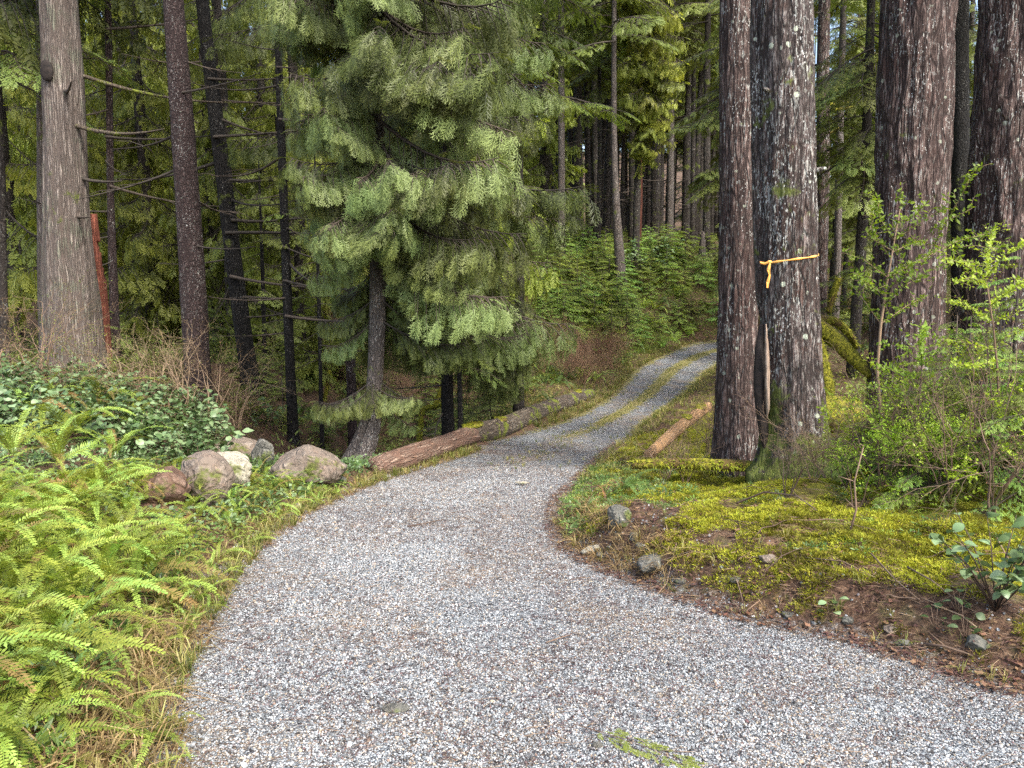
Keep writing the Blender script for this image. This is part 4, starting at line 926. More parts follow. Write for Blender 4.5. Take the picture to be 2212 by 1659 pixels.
mo = empty('mossy_limb', tuple(P(1800, 640, 11)), 'short upright mossy stub amid ferns, right of the slim reddish-brown trunk', 'branch'); o0 = np.array(mo.location)
link('limb', mossy_branch_mesh([P(1790, 675, 11)-o0, P(1800, 640, 11)-o0, P(1812, 600, 11)-o0], [.04, .05, .045], 97, 'moss', 9, 8), mo)
# mossy fallen branches in the gully
for k, (q, lb) in enumerate((([P(860, 900, 15), P(905, 885, 14.6), P(950, 875, 14.3), P(1000, 862, 14)], 'green mossy branch lying across the gully left of the dark trunk'), ([P(940, 880, 14.4), P(955, 835, 14.4), P(975, 800, 14.5), P(985, 740, 14.6)], 'upright mossy branch in the gully beside the dark trunk'), ([P(906, 980, 13.2), P(908, 930, 13.2), P(912, 880, 13.2)], 'thin mossy stem standing in the dark gully behind the log'),
        ([P(690, 900, 17), P(705, 850, 17), P(712, 800, 17)], 'yellow mossy stem in the gully left of the leafy cedar foot'), ([P(655, 900, 17), P(670, 870, 17), P(690, 850, 17.2)], 'low yellow mossy branch in the gully right of the slender black pole trunk'))):
    o0 = np.array(q[0]); mo = empty('mossy_branch', tuple(o0), lb, 'branch'); link('limb', mossy_branch_mesh([a-o0 for a in q], np.linspace(.05, .03, len(q)), 100+k, 'moss', 9, 6), mo)
x, y_, z = on(1235, 21.5, .35); mo = empty('rotten_stump', (x, y_, z), 'brown rotten log end capped with moss amid the dry brush left of the road', 'log'); 
mb = MB(); tube(mb, [(-.5, .1, -.05), (-.1, 0, .08), (.35, -.1, .06), (.8, -.1, .0)], [.2, .22, .16, .05], 16, .5, 0, bark_disp(111, .2, 6, 2, .2), .05); link('log_body', mb.mesh('log_body', M['red_wood']), mo)
mb = MB(); V, T = ico(rf, 3, .1, (.3, .16, .07)); mb.add(V+(-.15, -.05, .25), T); link('moss_pad', mb.mesh('moss_pad', M['moss']), mo)

# ---------------------------------------------------------------- boulders and stones
def boulder(label, px, py, Y, sz, seed, mat, rot=0, group=None):
    p = P(px, py, Y); rg = np.random.default_rng(seed); mb = MB(); V, T = ico(rg, 5, 0, (1, 1, 1))
    for _ in range(8):                            # flat facets cut off a ball
        nrm = norm(rg.normal(size=3)+(0, -.2, .25)); dd = .60+.28*rg.random(); dot = V@nrm; V = V-np.clip(dot-dd, 0, None)[:, None]*nrm*.92
    f = VN(seed, 16, 16); V = V*(1+.035*np.sin(V[:, :1]*5+seed)+.03*np.cos(V[:, 1:2]*7+V[:, 2:3]*6)+.012*np.sin(V[:, :1]*23+V[:, 2:3]*19))*np.array(sz)
    mb.add(V, T); o = link('boulder', mb.mesh('boulder', M[mat]), None, tuple(p), (rg.normal()*.1, rg.normal()*.1, rot)); return tag(o, label, 'rock', group)
def stone(label, px, py, Y, sz, seed, mat, rot=0):
    x, y_, z = G(px, py); p = np.array((x, y_, z+sz[2]*.15)); k = (p[1]/Y); a = proj_(p); boulder(label, a[0], a[1], p[1], tuple(c*k*1.0 for c in sz), seed, mat, rot)
def proj_(p):
    zc = p[1]*_c-(p[2]-1.6)*_s; return 1106+FPX*p[0]/zc, 829.5-FPX*(p[1]*_s+(p[2]-1.6)*_c)/zc
def boulder2(label, x0, x1, y0, y1, seed, mat, rot=0, deep=.9):
    Yg = G((x0+x1)/2, y1)[1]+.12; k = Yg/FPX; boulder(label, (x0+x1)/2, (y0+y1)/2, Yg, ((x1-x0)/2*k*1.25, (x1-x0)/2*k*deep*1.1, (y1-y0)/2*k*1.3), seed, mat, rot)
boulder2('brown-topped boulder, leftmost of the row left of the road, half behind ferns', 300, 398, 1013, 1092, 5, 'rock_brown', .1)
boulder2('large tan boulder with a mossy crown in the middle of the row', 382, 490, 984, 1090, 8, 'rock', .2)
boulder2('pale cream boulder with dark moss spots behind the large tan one', 428, 532, 980, 1062, 9, 'rock_pale', .2)
boulder2('wide rounded pinkish boulder with one moss patch, rightmost of the row beside the curved cedar', 603, 735, 970, 1046, 12, 'rock', .1)
boulder2('small pointed grey rock behind ferns, between the pale and the wide boulder', 548, 592, 952, 1012, 15, 'rock_grey', .1)
boulder2('flat brownish rock tucked under leaves behind the pale boulder', 465, 550, 944, 992, 17, 'rock', .1)
stone('small grey stone at the foot of the curved cedar', 735, 1045, 7.7, (.09, .08, .06), 19, 'rock_grey', .5)
stone('small pale stone at the gravel edge below the wide boulder', 640, 1098, 6.6, (.07, .06, .035), 20, 'rock_pale', .5)
stone('flat tan-green stone half sunk at the right gravel edge below the mossy mound', 1412, 1222, 4.85, (.13, .10, .06), 21, 'rock_grey', 1.0)
stone('grey slab leaning in the grassy bank at the right road edge', 1338, 1128, 5.6, (.08, .13, .11), 23, 'rock_grey', .6)
stone('long flat pale stone at the neck of the road, right edge', 1283, 1192, 5.1, (.10, .05, .03), 24, 'rock_pale', .1)
stone('small tan stone half buried in moss on the right mound', 1660, 1212, 4.75, (.07, .05, .03), 26, 'rock', .2)
stone('small blue-grey stone near the lower right corner below the leafy shrub', 2112, 1395, 3.75, (.07, .06, .045), 27, 'rock_grey', .2)
stone('small smooth pinkish stone in the lower right litter', 1925, 1370, 3.85, (.045, .035, .025), 28, 'rock', .2)
for k, (px, py, s_) in enumerate(((1228, 1150, .05), (1255, 1178, .035), (1300, 1205, .045), (1345, 1225, .03), (1370, 1165, .05), (1470, 1262, .04), (1540, 1290, .03), (1590, 1255, .035), (1700, 1335, .03), (1240, 1100, .05), (1830, 1350, .035), (1950, 1395, .04), (1222, 1078, .04), (1385, 1180, .035))):
    stone('small half-buried stone in the litter along the right gravel edge', px, py, G(px, py)[1], (s_, s_*.8, s_*.6), 60+k, 'rock_grey' if k % 3 else 'rock', k)
    bpy.context.scene.collection.objects[-1]['group'] = 'small stones along the right gravel edge'
x, y_, z = G(1128, 1047); mb = MB(); V, T = ico(rf, 2, .1, (.075, .03, .014)); mb.add(V, T); o = link('white_stone', mb.mesh('white_stone', M['white'] if 'white' in M else M['rock_pale']), None, (x, y_, z+.02)); tag(o, 'flat white stone lying alone in the middle of the gravel road', 'stone')
x, y_, z = G(1190, 1530)
for px, py, s_ in ((1182, 1545, .05),):
    pass
for k, (px, py, s_, lb) in enumerate(((855, 1536, .055, 'flat dark grey-green stone pressed into the gravel, left of centre near the bottom'), (1290, 1615, .02, 'small round stone near the fallen green sprig'))):
    x, y_, z = G(px, py); mb = MB(); V, T = ico(np.random.default_rng(k), 3, .04, (s_, s_*.6, .01)); mb.add(V, T); tag(link('flat_stone', mb.mesh('flat_stone', M['rock_grey']), None, (x, y_, z+.006)), lb, 'stone')
# ---------------------------------------------------------------- ferns
rg = np.random.default_rng(71)
def frond_mesh(rng, mat, n=36, arch=.9, wid=.085):
    """unit-length frond along +X rising then arching over, with separate saw-tooth leaflets"""
    mb = MB(); ar = arch*(.8+.4*rng.random()); el = .85+.35*rng.random(); sw = rng.normal()*.10
    def f(t):
        a = el-2.0*ar*t; return a
    ts = np.linspace(0, 1, 25); P_ = [np.zeros(3)]
    for k in range(24):
        a = f((k+.5)/24); P_.append(P_[-1]+np.array((math.cos(a), sw*2*ts[k], math.sin(a)))/24)
    P_ = np.array(P_); q = lambda t: np.array([np.interp(t, ts, P_[:, j]) for j in range(3)])
    for k in range(0, 24, 3):
        w0 = .006*(1-k/26)+.0015; a, b_ = P_[k], P_[k+3]; mb.add([a+(0, w0, 0), a-(0, w0, 0), b_-(0, w0*.8, 0), b_+(0, w0*.8, 0)], KT, .2)
    for i in range(n):
        t = .07+.92*(i+.5)/n; p = q(t); tg = norm(q(min(1, t+.02))-q(t-.02)); nr = norm(np.cross(tg, (0, 1, 0)))*-1
        env = min(1, (t)*4.5)*(1-t)**.55*1.25 if t > .3 else min(1, .35+t*2.5)
        for s_ in (-1, 1):
            L = wid*env*(.72+.42*rng.random())*(.35 if rng.random() < .04 else 1)+.006; d = norm(np.array((0, s_, 0))+tg*(.28+.3*t+rng.normal()*.12)-nr*(-.0)+nr*(.12*rng.normal()))
            d = norm(d+nr*(-.18)); w_ = .5/n*.86
            side = tg; V = [p, p+d*L*.35+side*w_, p+d*L+side*w_*.5, p+d*L*.5-side*w_*.8]
            mb.add(V, KT, np.clip([.35+.1*t, .5, .85, .5], 0, 1)+.1*rng.normal())
    return mb.mesh('frond', M[mat])
FR = {k: [frond_mesh(rg, k) for _ in range(n_)] for k, n_ in (('fern', 7), ('fern_dark', 4), ('fern_dead', 2))}
def fern(x, y_, size, label, group=None, n=12, mat='fern', lean=(0.55, -.45), dead=.12, dz=0):
    e = empty('sword_fern', (x, y_, hz(x, y_)+dz), label, 'fern', group, (0, 0, 0)); la = math.atan2(lean[1], lean[0]); lm = math.hypot(*lean)
    for k in range(n):
        az = k*6.283/n+rg.normal()*.25; s_ = size*(.75+.4*rg.random())*(1+.35*lm*math.cos(az-la)); az = az-.45*lm*math.sin(az-la)
        m_ = 'fern_dead' if rg.random() < dead else mat; fr = FR[m_]
        link('frond', fr[rg.integers(len(fr))], e, (.02*math.cos(az), .02*math.sin(az), .0), (rg.normal()*.25, -.15+rg.normal()*.22, az), s_)
    return e
# joined small ferns for where fronds are only a few pixels long
def fern_clump(mat, k):
    out = []
    for _ in range(k):
        mb = MB()
        for j in range(11):
            me = FR[mat][rg.integers(len(FR[mat]))]; n = len(me.vertices); V = np.zeros(n*3); me.vertices.foreach_get('co', V); V = V.reshape(-1, 3)
            T = np.zeros(len(me.polygons)*3, int); me.loops.foreach_get('vertex_index', T); A = np.zeros(n); me.attributes['v'].data.foreach_get('value', A)
            Rm = np.array(Euler((rg.normal()*.25, -.15+rg.normal()*.2, j*.571+rg.normal()*.2)).to_matrix()); mb.add(V*(.8+.4*rg.random())@Rm.T, T.reshape(-1, 3), A)
        out.append(mb.mesh('sword_fern', M[mat]))
    return out
FC = {'fern': fern_clump('fern', 4), 'fern_dark': fern_clump('fern_dark', 3)}
def fern_zone(py):  # label by where it grows, found by what stands near
    return None
placed = []
def free(x, y_, d): 
    if any((x-a)**2+(y_-b_)**2 < d*d for a, b_ in placed): return False
    placed.append((x, y_)); return True
cnt = 0
for it in range(7000):
    y_ = 1.75+5.9*rg.random(); x = xl(y_)-.02-3.1*rg.random()
    if x < -.72*y_-.6 or not free(x, y_, .155): continue
    px = 1106+FPX*x/(y_)
    if y_ > 5.8 and xl(y_)-x > 1.6: continue
    if y_ > 4.7 and px > 270 and rg.random() < .35: continue
    dl = xl(y_)-x; sz = (.26 if (y_ > 4.7 and px > 250) else .32)+(.10 if (y_ > 4.7 and px > 250) else .24)*rg.random() if dl > .35 else .16+.12*rg.random()
    row = 'at the outer rim, ' if dl < .8 else ('amid the bed, ' if dl < 1.6 else 'at the back, ')
    zone = 'at the lower left corner' if y_ < 2.6 else ('on the lower left side' if y_ < 3.4 else ('halfway to the boulders' if y_ < 4.4 else ('a little before the boulders' if y_ < 5.4 else 'just in front of the boulders')))
    lab = 'bright sword fern '+row+zone
    if dl <= .35: lab = 'small low fern touching the gravel, '+zone
    fern(x, y_, sz, lab, 'ferns in the bed left of the road', n=9 if dl > .35 else 7, lean=(.6, -.45)); cnt += 1
    if cnt > 235: break
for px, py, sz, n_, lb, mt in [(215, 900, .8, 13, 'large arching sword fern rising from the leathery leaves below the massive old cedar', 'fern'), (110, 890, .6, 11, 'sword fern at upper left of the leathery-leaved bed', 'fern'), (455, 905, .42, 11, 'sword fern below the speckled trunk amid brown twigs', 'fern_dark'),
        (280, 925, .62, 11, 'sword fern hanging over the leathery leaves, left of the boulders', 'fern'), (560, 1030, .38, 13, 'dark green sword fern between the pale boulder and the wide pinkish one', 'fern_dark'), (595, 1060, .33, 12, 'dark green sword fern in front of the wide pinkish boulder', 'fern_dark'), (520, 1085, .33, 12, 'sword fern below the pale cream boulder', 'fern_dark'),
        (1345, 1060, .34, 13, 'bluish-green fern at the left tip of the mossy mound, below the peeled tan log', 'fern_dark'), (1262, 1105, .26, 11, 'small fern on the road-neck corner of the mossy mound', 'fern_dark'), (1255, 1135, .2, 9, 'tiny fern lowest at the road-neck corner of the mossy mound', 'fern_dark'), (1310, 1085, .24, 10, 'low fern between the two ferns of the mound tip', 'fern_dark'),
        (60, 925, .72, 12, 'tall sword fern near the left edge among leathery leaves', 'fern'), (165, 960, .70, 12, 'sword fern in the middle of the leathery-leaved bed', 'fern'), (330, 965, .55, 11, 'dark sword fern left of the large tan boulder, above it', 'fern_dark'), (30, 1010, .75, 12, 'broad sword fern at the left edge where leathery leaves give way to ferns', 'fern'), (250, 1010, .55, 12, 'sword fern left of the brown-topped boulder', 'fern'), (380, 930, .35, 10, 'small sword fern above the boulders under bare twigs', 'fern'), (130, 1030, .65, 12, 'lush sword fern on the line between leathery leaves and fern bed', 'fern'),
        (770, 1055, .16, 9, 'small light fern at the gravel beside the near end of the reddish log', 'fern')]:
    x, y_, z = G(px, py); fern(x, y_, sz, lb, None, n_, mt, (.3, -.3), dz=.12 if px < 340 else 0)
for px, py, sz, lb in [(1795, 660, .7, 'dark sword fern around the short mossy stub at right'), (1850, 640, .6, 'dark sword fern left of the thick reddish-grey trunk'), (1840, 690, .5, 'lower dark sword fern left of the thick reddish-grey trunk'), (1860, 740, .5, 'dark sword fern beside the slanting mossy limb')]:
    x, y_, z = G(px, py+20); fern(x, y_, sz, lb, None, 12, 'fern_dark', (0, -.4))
# bank across the road: ferns and young hemlocks
for k in range(22):
    y_ = 18+6*rg.random(); x = xl(y_)-.45-2.2*rg.random(); tag(link('sword_fern', FC['fern'][rg.integers(4)] if rg.random() < .5 else FC['fern_dark'][rg.integers(3)], None, (x, y_, hz(x, y_)), (0, 0, rg.random()*6), .35+.3*rg.random()), 'sword fern among dry brush beyond the far end of the left logs', 'fern', 'ferns among the dry brush')
k = 0
while k < 46:
    y_ = 24+8.5*rg.random(); px = 1190+350*rg.random(); x, _, z = on(px, y_)
    if xl(y_)-x < .4: continue
    dl = xl(y_)-x
    if dl > 4.5: continue
    tag(link('sword_fern', FC['fern'][rg.integers(4)] if rg.random() < .7 else FC['fern_dark'][rg.integers(3)], None, (x, y_, z), (0, 0, rg.random()*6), .55+.3*rg.random()), ('sword fern at the bank foot, ' if y_ < 28 else 'sword fern higher on the bank, ')+gap_c(px), 'fern', 'ferns along the foot of the bank'); k += 1
def sapling_mesh(rng, bk, mats, h=1.0, n=26, L=.42):
    mb = MB(); arrs = [b.arr() for b in bk]; az = 0
    tube(mb, [(0, 0, -.05), (.01, 0, h*.5), (0, .01, h)], [.014, .01, .003], 5, .3, 1)
    for i in range(n):
        t = (i+.5)/n; az += 2.4+rng.normal()*.3; l = L*(1-t)**.65*(.75+.4*rng.random())+.07; V, T, A, Mi = arrs[rng.integers(len(arrs))]
        Rm = np.array(Euler((rng.normal()*.15, -.12+.25*(1-t)+rng.normal()*.1, az)).to_matrix()); mb.add(V*l@Rm.T+(0, 0, h*(.06+.9*t)), T, A, Mi)
    return mb.mesh('young_hemlock', mats)
SAPM = [sapling_mesh(rg, B_hem_lo, [M['sapling'], M['branchwood']], 1.0, 30, .55) for _ in range(4)]
SAPD = [sapling_mesh(rg, B_hem_lo, [M['hemlock'], M['branchwood']], 1.0, 24) for _ in range(3)]
k = 0; pl2 = []
while k < 130:
    y_ = 25+12*rg.random(); px = 1170+390*rg.random(); x, _, z = on(px, y_)
    if xl(y_)-x < 1.0 or (y_ > 34.5) or any((x-a)**2+(y_-b_)**2 < .25 for a, b_ in pl2): continue
    pl2.append((x, y_)); s_ = .4+1.05*rg.random()**1.3; s_ *= 1.25 if (1400 < px < 1500 and y_ > 30) else 1
    tag(link('young_hemlock', SAPM[rg.integers(4)] if rg.random() < .75 else SAPD[rg.integers(3)], None, (x, y_, z), (0, 0, rg.random()*6), s_), ('young hemlock atop the bank, ' if y_ > 30.5 else ('bright young hemlock amid the bank, ' if y_ > 27.5 else 'young hemlock low on the bank, '))+gap_c(px), 'sapling', 'young hemlocks on the bank'); k += 1
k = 0
while k < 74:                                     # shaded young hemlocks filling the gully and the slope left of it
    left = k < 34; px = (200+430*rg.random()) if left else (600+500*rg.random()); y_ = (14.5+9*rg.random()) if left else (13.2+9*rg.random()); x, _, z = on(px, y_)
    if xl(y_)-x < .8 or any((x-a)**2+(y_-b_)**2 < .3 for a, b_ in pl2): k += .05; k = round(k, 2); continue
    pl2.append((x, y_)); tag(link('young_hemlock', SAPD[rg.integers(3)], None, (x, y_, z), (0, 0, rg.random()*6), .6+.8*rg.random()), 'shaded young hemlock on the slope '+gap_l(px) if left else ('shaded young hemlock in the gully '+('below' if y_ < 17 else 'far beyond')+(' the leafy cedar' if px < 900 else ' the barked log')), 'sapling', 'young hemlocks behind the speckled and black trunks' if left else 'young hemlocks in the gully'); k = int(k)+1
k = 0
while k < 30:
    y_ = 12+9*rg.random(); px = 600+640*rg.random(); x, _, z = on(px, y_)
    if xl(y_)-x < .5: k += .02; continue
    tag(link('sword_fern', FC['fern_dark'][rg.integers(3)], None, (x, y_, z), (0, 0, rg.random()*6), .5+.35*rg.random()), 'dark sword fern low in the gully behind the left logs', 'fern', 'ferns in the gully'); k = int(k)+1
# ---------------------------------------------------------------- understory and small cover (uncountable)
def leafclump(rng, mat, n, L, w_, h, up=.5, rounded=False):
    mb = MB()
    for _ in range(n):
        a = rng.random()*6.28; r_ = h*rng.random()**.5; p = np.array((r_*math.cos(a), r_*math.sin(a), h*.6*rng.random()))
        d = norm((math.cos(a)+rng.normal()*.5, math.sin(a)+rng.normal()*.5, up+rng.normal()*.35)); mb.add(kite(p, d, norm((rng.normal()*.4, rng.normal()*.4, 1)), L*(.6+.7*rng.random()), w_, .5), KT, rng.random())
    return mb.mesh('piece', M[mat])
def grass_tuft(rng, mat, n=14, h=.16, lean=.8):
    mb = MB()
    for _ in range(n):
        a = rng.random()*6.28; l = h*(.6+.8*rng.random()); ln = lean*(.3+rng.random()); d = np.array((math.cos(a), math.sin(a), 0)); s_ = np.array((-d[1], d[0], 0))*(.0022 if mat == 'grass' else .0013)
        p0 = d*.01; p1 = p0+d*l*ln*.35+(0, 0, l*.6); p2 = p0+d*l*ln*1.0+(0, 0, l*(.9-.35*ln)); mb.add([p0-s_, p0+s_, p1+s_, p1-s_, p2], [(0, 1, 2), (0, 2, 3), (3, 2, 4)], rng.random())
    return mb.mesh('piece', M[mat])
moss_p = [leafclump(rg, 'mosstuft', 26, .012, .0025, .02, .9) for _ in range(4)]
def pts_on(x, y_, dz=0): return np.stack([x, y_, H(x, y_)+dz], 1)
nz = VN(5, 200, 200)
# moss carpet on the mound
n = 85000; y_ = 2.7+9.5*rg.random(n)**1.3; x = xr(y_)+.12+4.2*rg.random(n); f = nz(x*2.3+50, y_*2.3)*.5+nz(x*8+20, y_*8)*.5+.12*smooth(.1, 1.0, x-xr(y_))-.04*smooth(4.4, 3.4, y_)+.07*smooth(1.6, 2.6, x)
k = (f > .545) & (x < .74*y_+.2); x, y_ = x[k], y_[k]; n = len(x)
scatter('moss_carpet', 'yellow-green moss carpet on the mound right of the road', pts_on(x, y_), rg.random((n, 3))*[.5, .5, 6.28], .8+1.0*rg.random(n), rg.integers(0, 4, n), moss_p)
# grass: tufts and dry straw along both edges and on the middle strip
gt = [grass_tuft(rg, 'grass', 12, .10) for _ in range(4)]; st = [grass_tuft(rg, 'straw', 9, .06, 2.0) for _ in range(4)]
X_, Y_, S_, I_ = [], [], [], []
def addg(x, y_, s_, i_): X_.append(x); Y_.append(y_); S_.append(s_); I_.append(i_)
n = 1500; y_ = 1.8+9*rg.random(n); dl = np.abs(rg.normal(size=n))*.22-.10; addg(xl(y_)-dl, y_, .45+.8*rg.random(n), np.where(rg.random(n) < .55, 4+rg.integers(0, 4, n), rg.integers(0, 4, n)))
n = 1100; y_ = 2.6+8*rg.random(n); dl = np.abs(rg.normal(size=n))*.35-.03; k = rg.random(n) < .75; addg((xr(y_)+dl)[k], y_[k], (.35+.5*rg.random(n))[k], np.where(rg.random(n) < .7, 4+rg.integers(0, 4, n), rg.integers(0, 4, n))[k])
n = 4200; y_ = 9+22*rg.random(n)**.8; u = np.where(rg.random(n) < .5, .5, np.where(rg.random(n) < .5, 0, 1))+rg.normal(size=n)*.09; x = xl(y_)+(xr(y_)-xl(y_))*u; addg(x, y_, .30+.35*rg.random(n), np.where(rg.random(n) < .4, 4+rg.integers(0, 4, n), rg.integers(0, 4, n)))
n = 5000; y_ = 13+19*rg.random(n); x = xl(y_)-2.2*rg.random(n)**1.5; addg(x, y_, .5+1.0*rg.random(n), np.where(rg.random(n) < .4, 4+rg.integers(0, 4, n), rg.integers(0, 4, n)))
n = 3500; y_ = 8+17*rg.random(n); x = xr(y_)+3.0*rg.random(n)**1.5; addg(x, y_, .4+.8*rg.random(n), np.where(rg.random(n) < .35, 4+rg.integers(0, 4, n), rg.integers(0, 4, n)))
n = 260; t_ = rg.random(n); y_ = 4.2+1.9*t_; x = xr(y_)+.02+.28*rg.random(n); addg(x, y_, .6+1.0*rg.random(n), 4+rg.integers(0, 4, n))
n = 220; y_ = 1.8+1.6*rg.random(n); x = xl(y_)-.02-.30*rg.random(n)**1.2; addg(x, y_, 1.0+1.2*rg.random(n), 4+rg.integers(0, 4, n))
x, y_, s_, i_ = map(np.concatenate, (X_, Y_, S_, I_)); n = len(x)
scatter('grass', 'thin green and straw-coloured grass along the road edges and between the wheel tracks', pts_on(x, y_, -.004), rg.random((n, 3))*[.3, .3, 6.28], s_, i_, gt+st)
# litter: twigs, needles and dead leaves
tw = []
for k in range(4):
    mb = MB(); l = (.05+.06*rg.random())*(1 if k < 3 else 2.2); tube(mb, [(-l, 0, 0), (0, .01*rg.normal(), .004), (l, 0, 0)], [.0016, .0015, .0008], 3); tw.append(mb.mesh('piece', M['twig' if k % 2 else 'twig_tan']))
dlf = []
for k in range(3):
    mb = MB(); V = [(0, 0, .003), (.012, .009, .008), (.032, .011, .003), (.045, 0, .009), (.03, -.010, .004), (.012, -.010, .010)]; mb.add(np.array(V)*[.7, .5+.6*rg.random(), 1], [(0, 1, 5), (1, 2, 5), (2, 4, 5), (2, 3, 4)], rg.random()); dlf.append(mb.mesh('piece', M['dead_leaf']))
nd = []
for k in range(3):
    mb = MB()
    for j in range(4+2*k): a = rg.random()*3.14; c_ = rg.normal(size=2)*.02; l = .03+.03*rg.random(); d = np.array((math.cos(a), math.sin(a), 0)); mb.add(kite(np.array((c_[0], c_[1], .002)), d, np.array((0, 0, 1.)), l, .004, .5, .002), KT, rg.random())
    nd.append(mb.mesh('piece', M['needle']))
X_, Y_, S_, I_ = [], [], [], []
n = 26000; y_ = 2.4+9*rg.random(n)**1.5; x = xr(y_)-.12+(.25+3.4*rg.random(n))*rg.random(n); addg(x, y_, .25+1.0*rg.random(n)**2, rg.integers(0, 10, n))
n = 5200; y_ = 1.7+9*rg.random(n)**1.3; x = xl(y_)+(xr(y_)-xl(y_))*rg.random(n); k = (np.abs(x) < .75*y_) & (nz(x*1.1+30, y_*1.3+7) > .42); addg(x[k], y_[k], (.3+.55*rg.random(n))[k], rg.integers(0, 4, n)[k])
n = 34000; y_ = 1.7+10*rg.random(n)**1.4; u = rg.random(n); x = xl(y_)+(xr(y_)-xl(y_))*u; k = (np.abs(x) < .75*y_) & (nz(x*1.3+60, y_*1.6+17)+.35*np.abs(u-.5) > .46); addg(x[k], y_[k], (.12+.30*rg.random(n)**2)[k], rg.choice([7, 8, 9, 7, 8, 9, 4], n)[k])
n = 1500; y_ = 1.8+6*rg.random(n); x = xl(y_)+.12-.6*rg.random(n); addg(x, y_, .5+.7*rg.random(n), rg.integers(0, 7, n))
n = 2500; y_ = 8+17*rg.random(n); x = xl(y_)-5*rg.random(n); addg(x, y_, 1+1.6*rg.random(n), rg.integers(0, 7, n))
x, y_, s_, i_ = map(np.concatenate, (X_, Y_, S_, I_)); n = len(x)
scatter('forest_litter', 'fine twigs, needles and dead leaves strewn over the verges and the gravel', pts_on(x, y_, .008), rg.normal(size=(n, 3))*[.15, .15, 3], s_, i_, tw+dlf+nd)
# low leafy understory beyond the gully, on the bank and right
us = [leafclump(rg, 'dusk', 60, .07, .012, .28, .5) for _ in range(3)]+[leafclump(rg, 'sapling', 60, .07, .012, .26, .6) for _ in range(3)]+[leafclump(rg, 'hemlock', 60, .06, .011, .26, .5) for _ in range(2)]
X_, Y_, S_, I_ = [], [], [], []
n = 3600; y_ = 23+12*rg.random(n); x = np.minimum(xl(y_), 22)-.5-9*rg.random(n); addg(x, y_, .5+.7*rg.random(n), rg.choice([3, 4, 5, 6, 7], n))
n = 2600; y_ = 11+28*rg.random(n); x = xl(y_).clip(None, 8)-1.3-16*rg.random(n); addg(x, y_, .6+.9*rg.random(n), rg.choice([0, 1, 2, 6, 7, 0, 1], n))
n = 2600; y_ = 35+50*rg.random(n); x = -40+80*rg.random(n); addg(x, y_, 1.2+1.6*rg.random(n), rg.choice([0, 1, 2, 6], n))
n = 2400; y_ = 9+22*rg.random(n); x = xr(y_)+1.5+10*rg.random(n); k = x < 25; addg(x[k], y_[k], (.5+.7*rg.random(n))[k], rg.choice([0, 1, 2, 6, 7], n)[k])
x, y_, s_, i_ = map(np.concatenate, (X_, Y_, S_, I_)); n = len(x)
scatter('understory', 'low leafy undergrowth covering the bank and the forest floor among the trees', pts_on(x, y_), rg.random((n, 3))*[.4, .4, 6.28], s_, i_, us)
# broad cover under the left bed so soil hardly shows
cv = [leafclump(rg, 'fern_dark', 40, .05, .010, .10, .5) for _ in range(3)]+[leafclump(rg, 'salal', 26, .05, .018, .12, .4) for _ in range(3)]+[leafclump(rg, 'fern', 40, .04, .006, .08, .6) for _ in range(2)]
X_, Y_, S_, I_ = [], [], [], []
n = 1900; y_ = 1.8+8*rg.random(n); x = xl(y_)-.25-5*rg.random(n)**1.2; i_ = np.where(y_ > 5.5, rg.choice([0, 1, 3, 4, 5, 3], n), rg.choice([0, 1, 2, 6, 7], n)); addg(x, y_, .5+.7*rg.random(n), i_)
for bx, by, br, nn_ in ((1722, 7.5, .34, 70), (1590, 8.6, .28, 50), (1952, 8.9, .46, 60), (2158, 9.1, .5, 50), (163, 12.6, .5, 40), (428, 12, .25, 30), (757, 9.7, .18, 24)):
    cx_, cy_, _ = on(bx, by); a_2 = rg.random(nn_)*6.28; q_ = br*(1.0+.5*rg.random(nn_)); addg(cx_+q_*np.cos(a_2), cy_+q_*np.sin(a_2), .3+.35*rg.random(nn_), rg.choice([0, 1, 6, 7], nn_))
n = 700; y_ = 2.7+3.3*rg.random(n); x = xr(y_)+.12+2.5*rg.random(n); k = (x > 1.5) & (nz(x*3+9, y_*3) > .45); addg(x[k], y_[k], (.22+.35*rg.random(n))[k], rg.choice([0, 1, 2, 6, 7], n)[k])
n = 500; y_ = 5.2+4*rg.random(n); x = xr(y_)+.05+1.0*rg.random(n)**1.6; addg(x, y_, .35+.4*rg.random(n), rg.choice([0, 1, 2, 6, 7], n))
x, y_, s_, i_ = map(np.concatenate, (X_, Y_, S_, I_)); n = len(x)
scatter('ground_cover', 'small mixed green leaves filling in between ferns and shrubs beside the road', pts_on(x, y_), rg.random((n, 3))*[.4, .4, 6.28], s_, i_, cv)

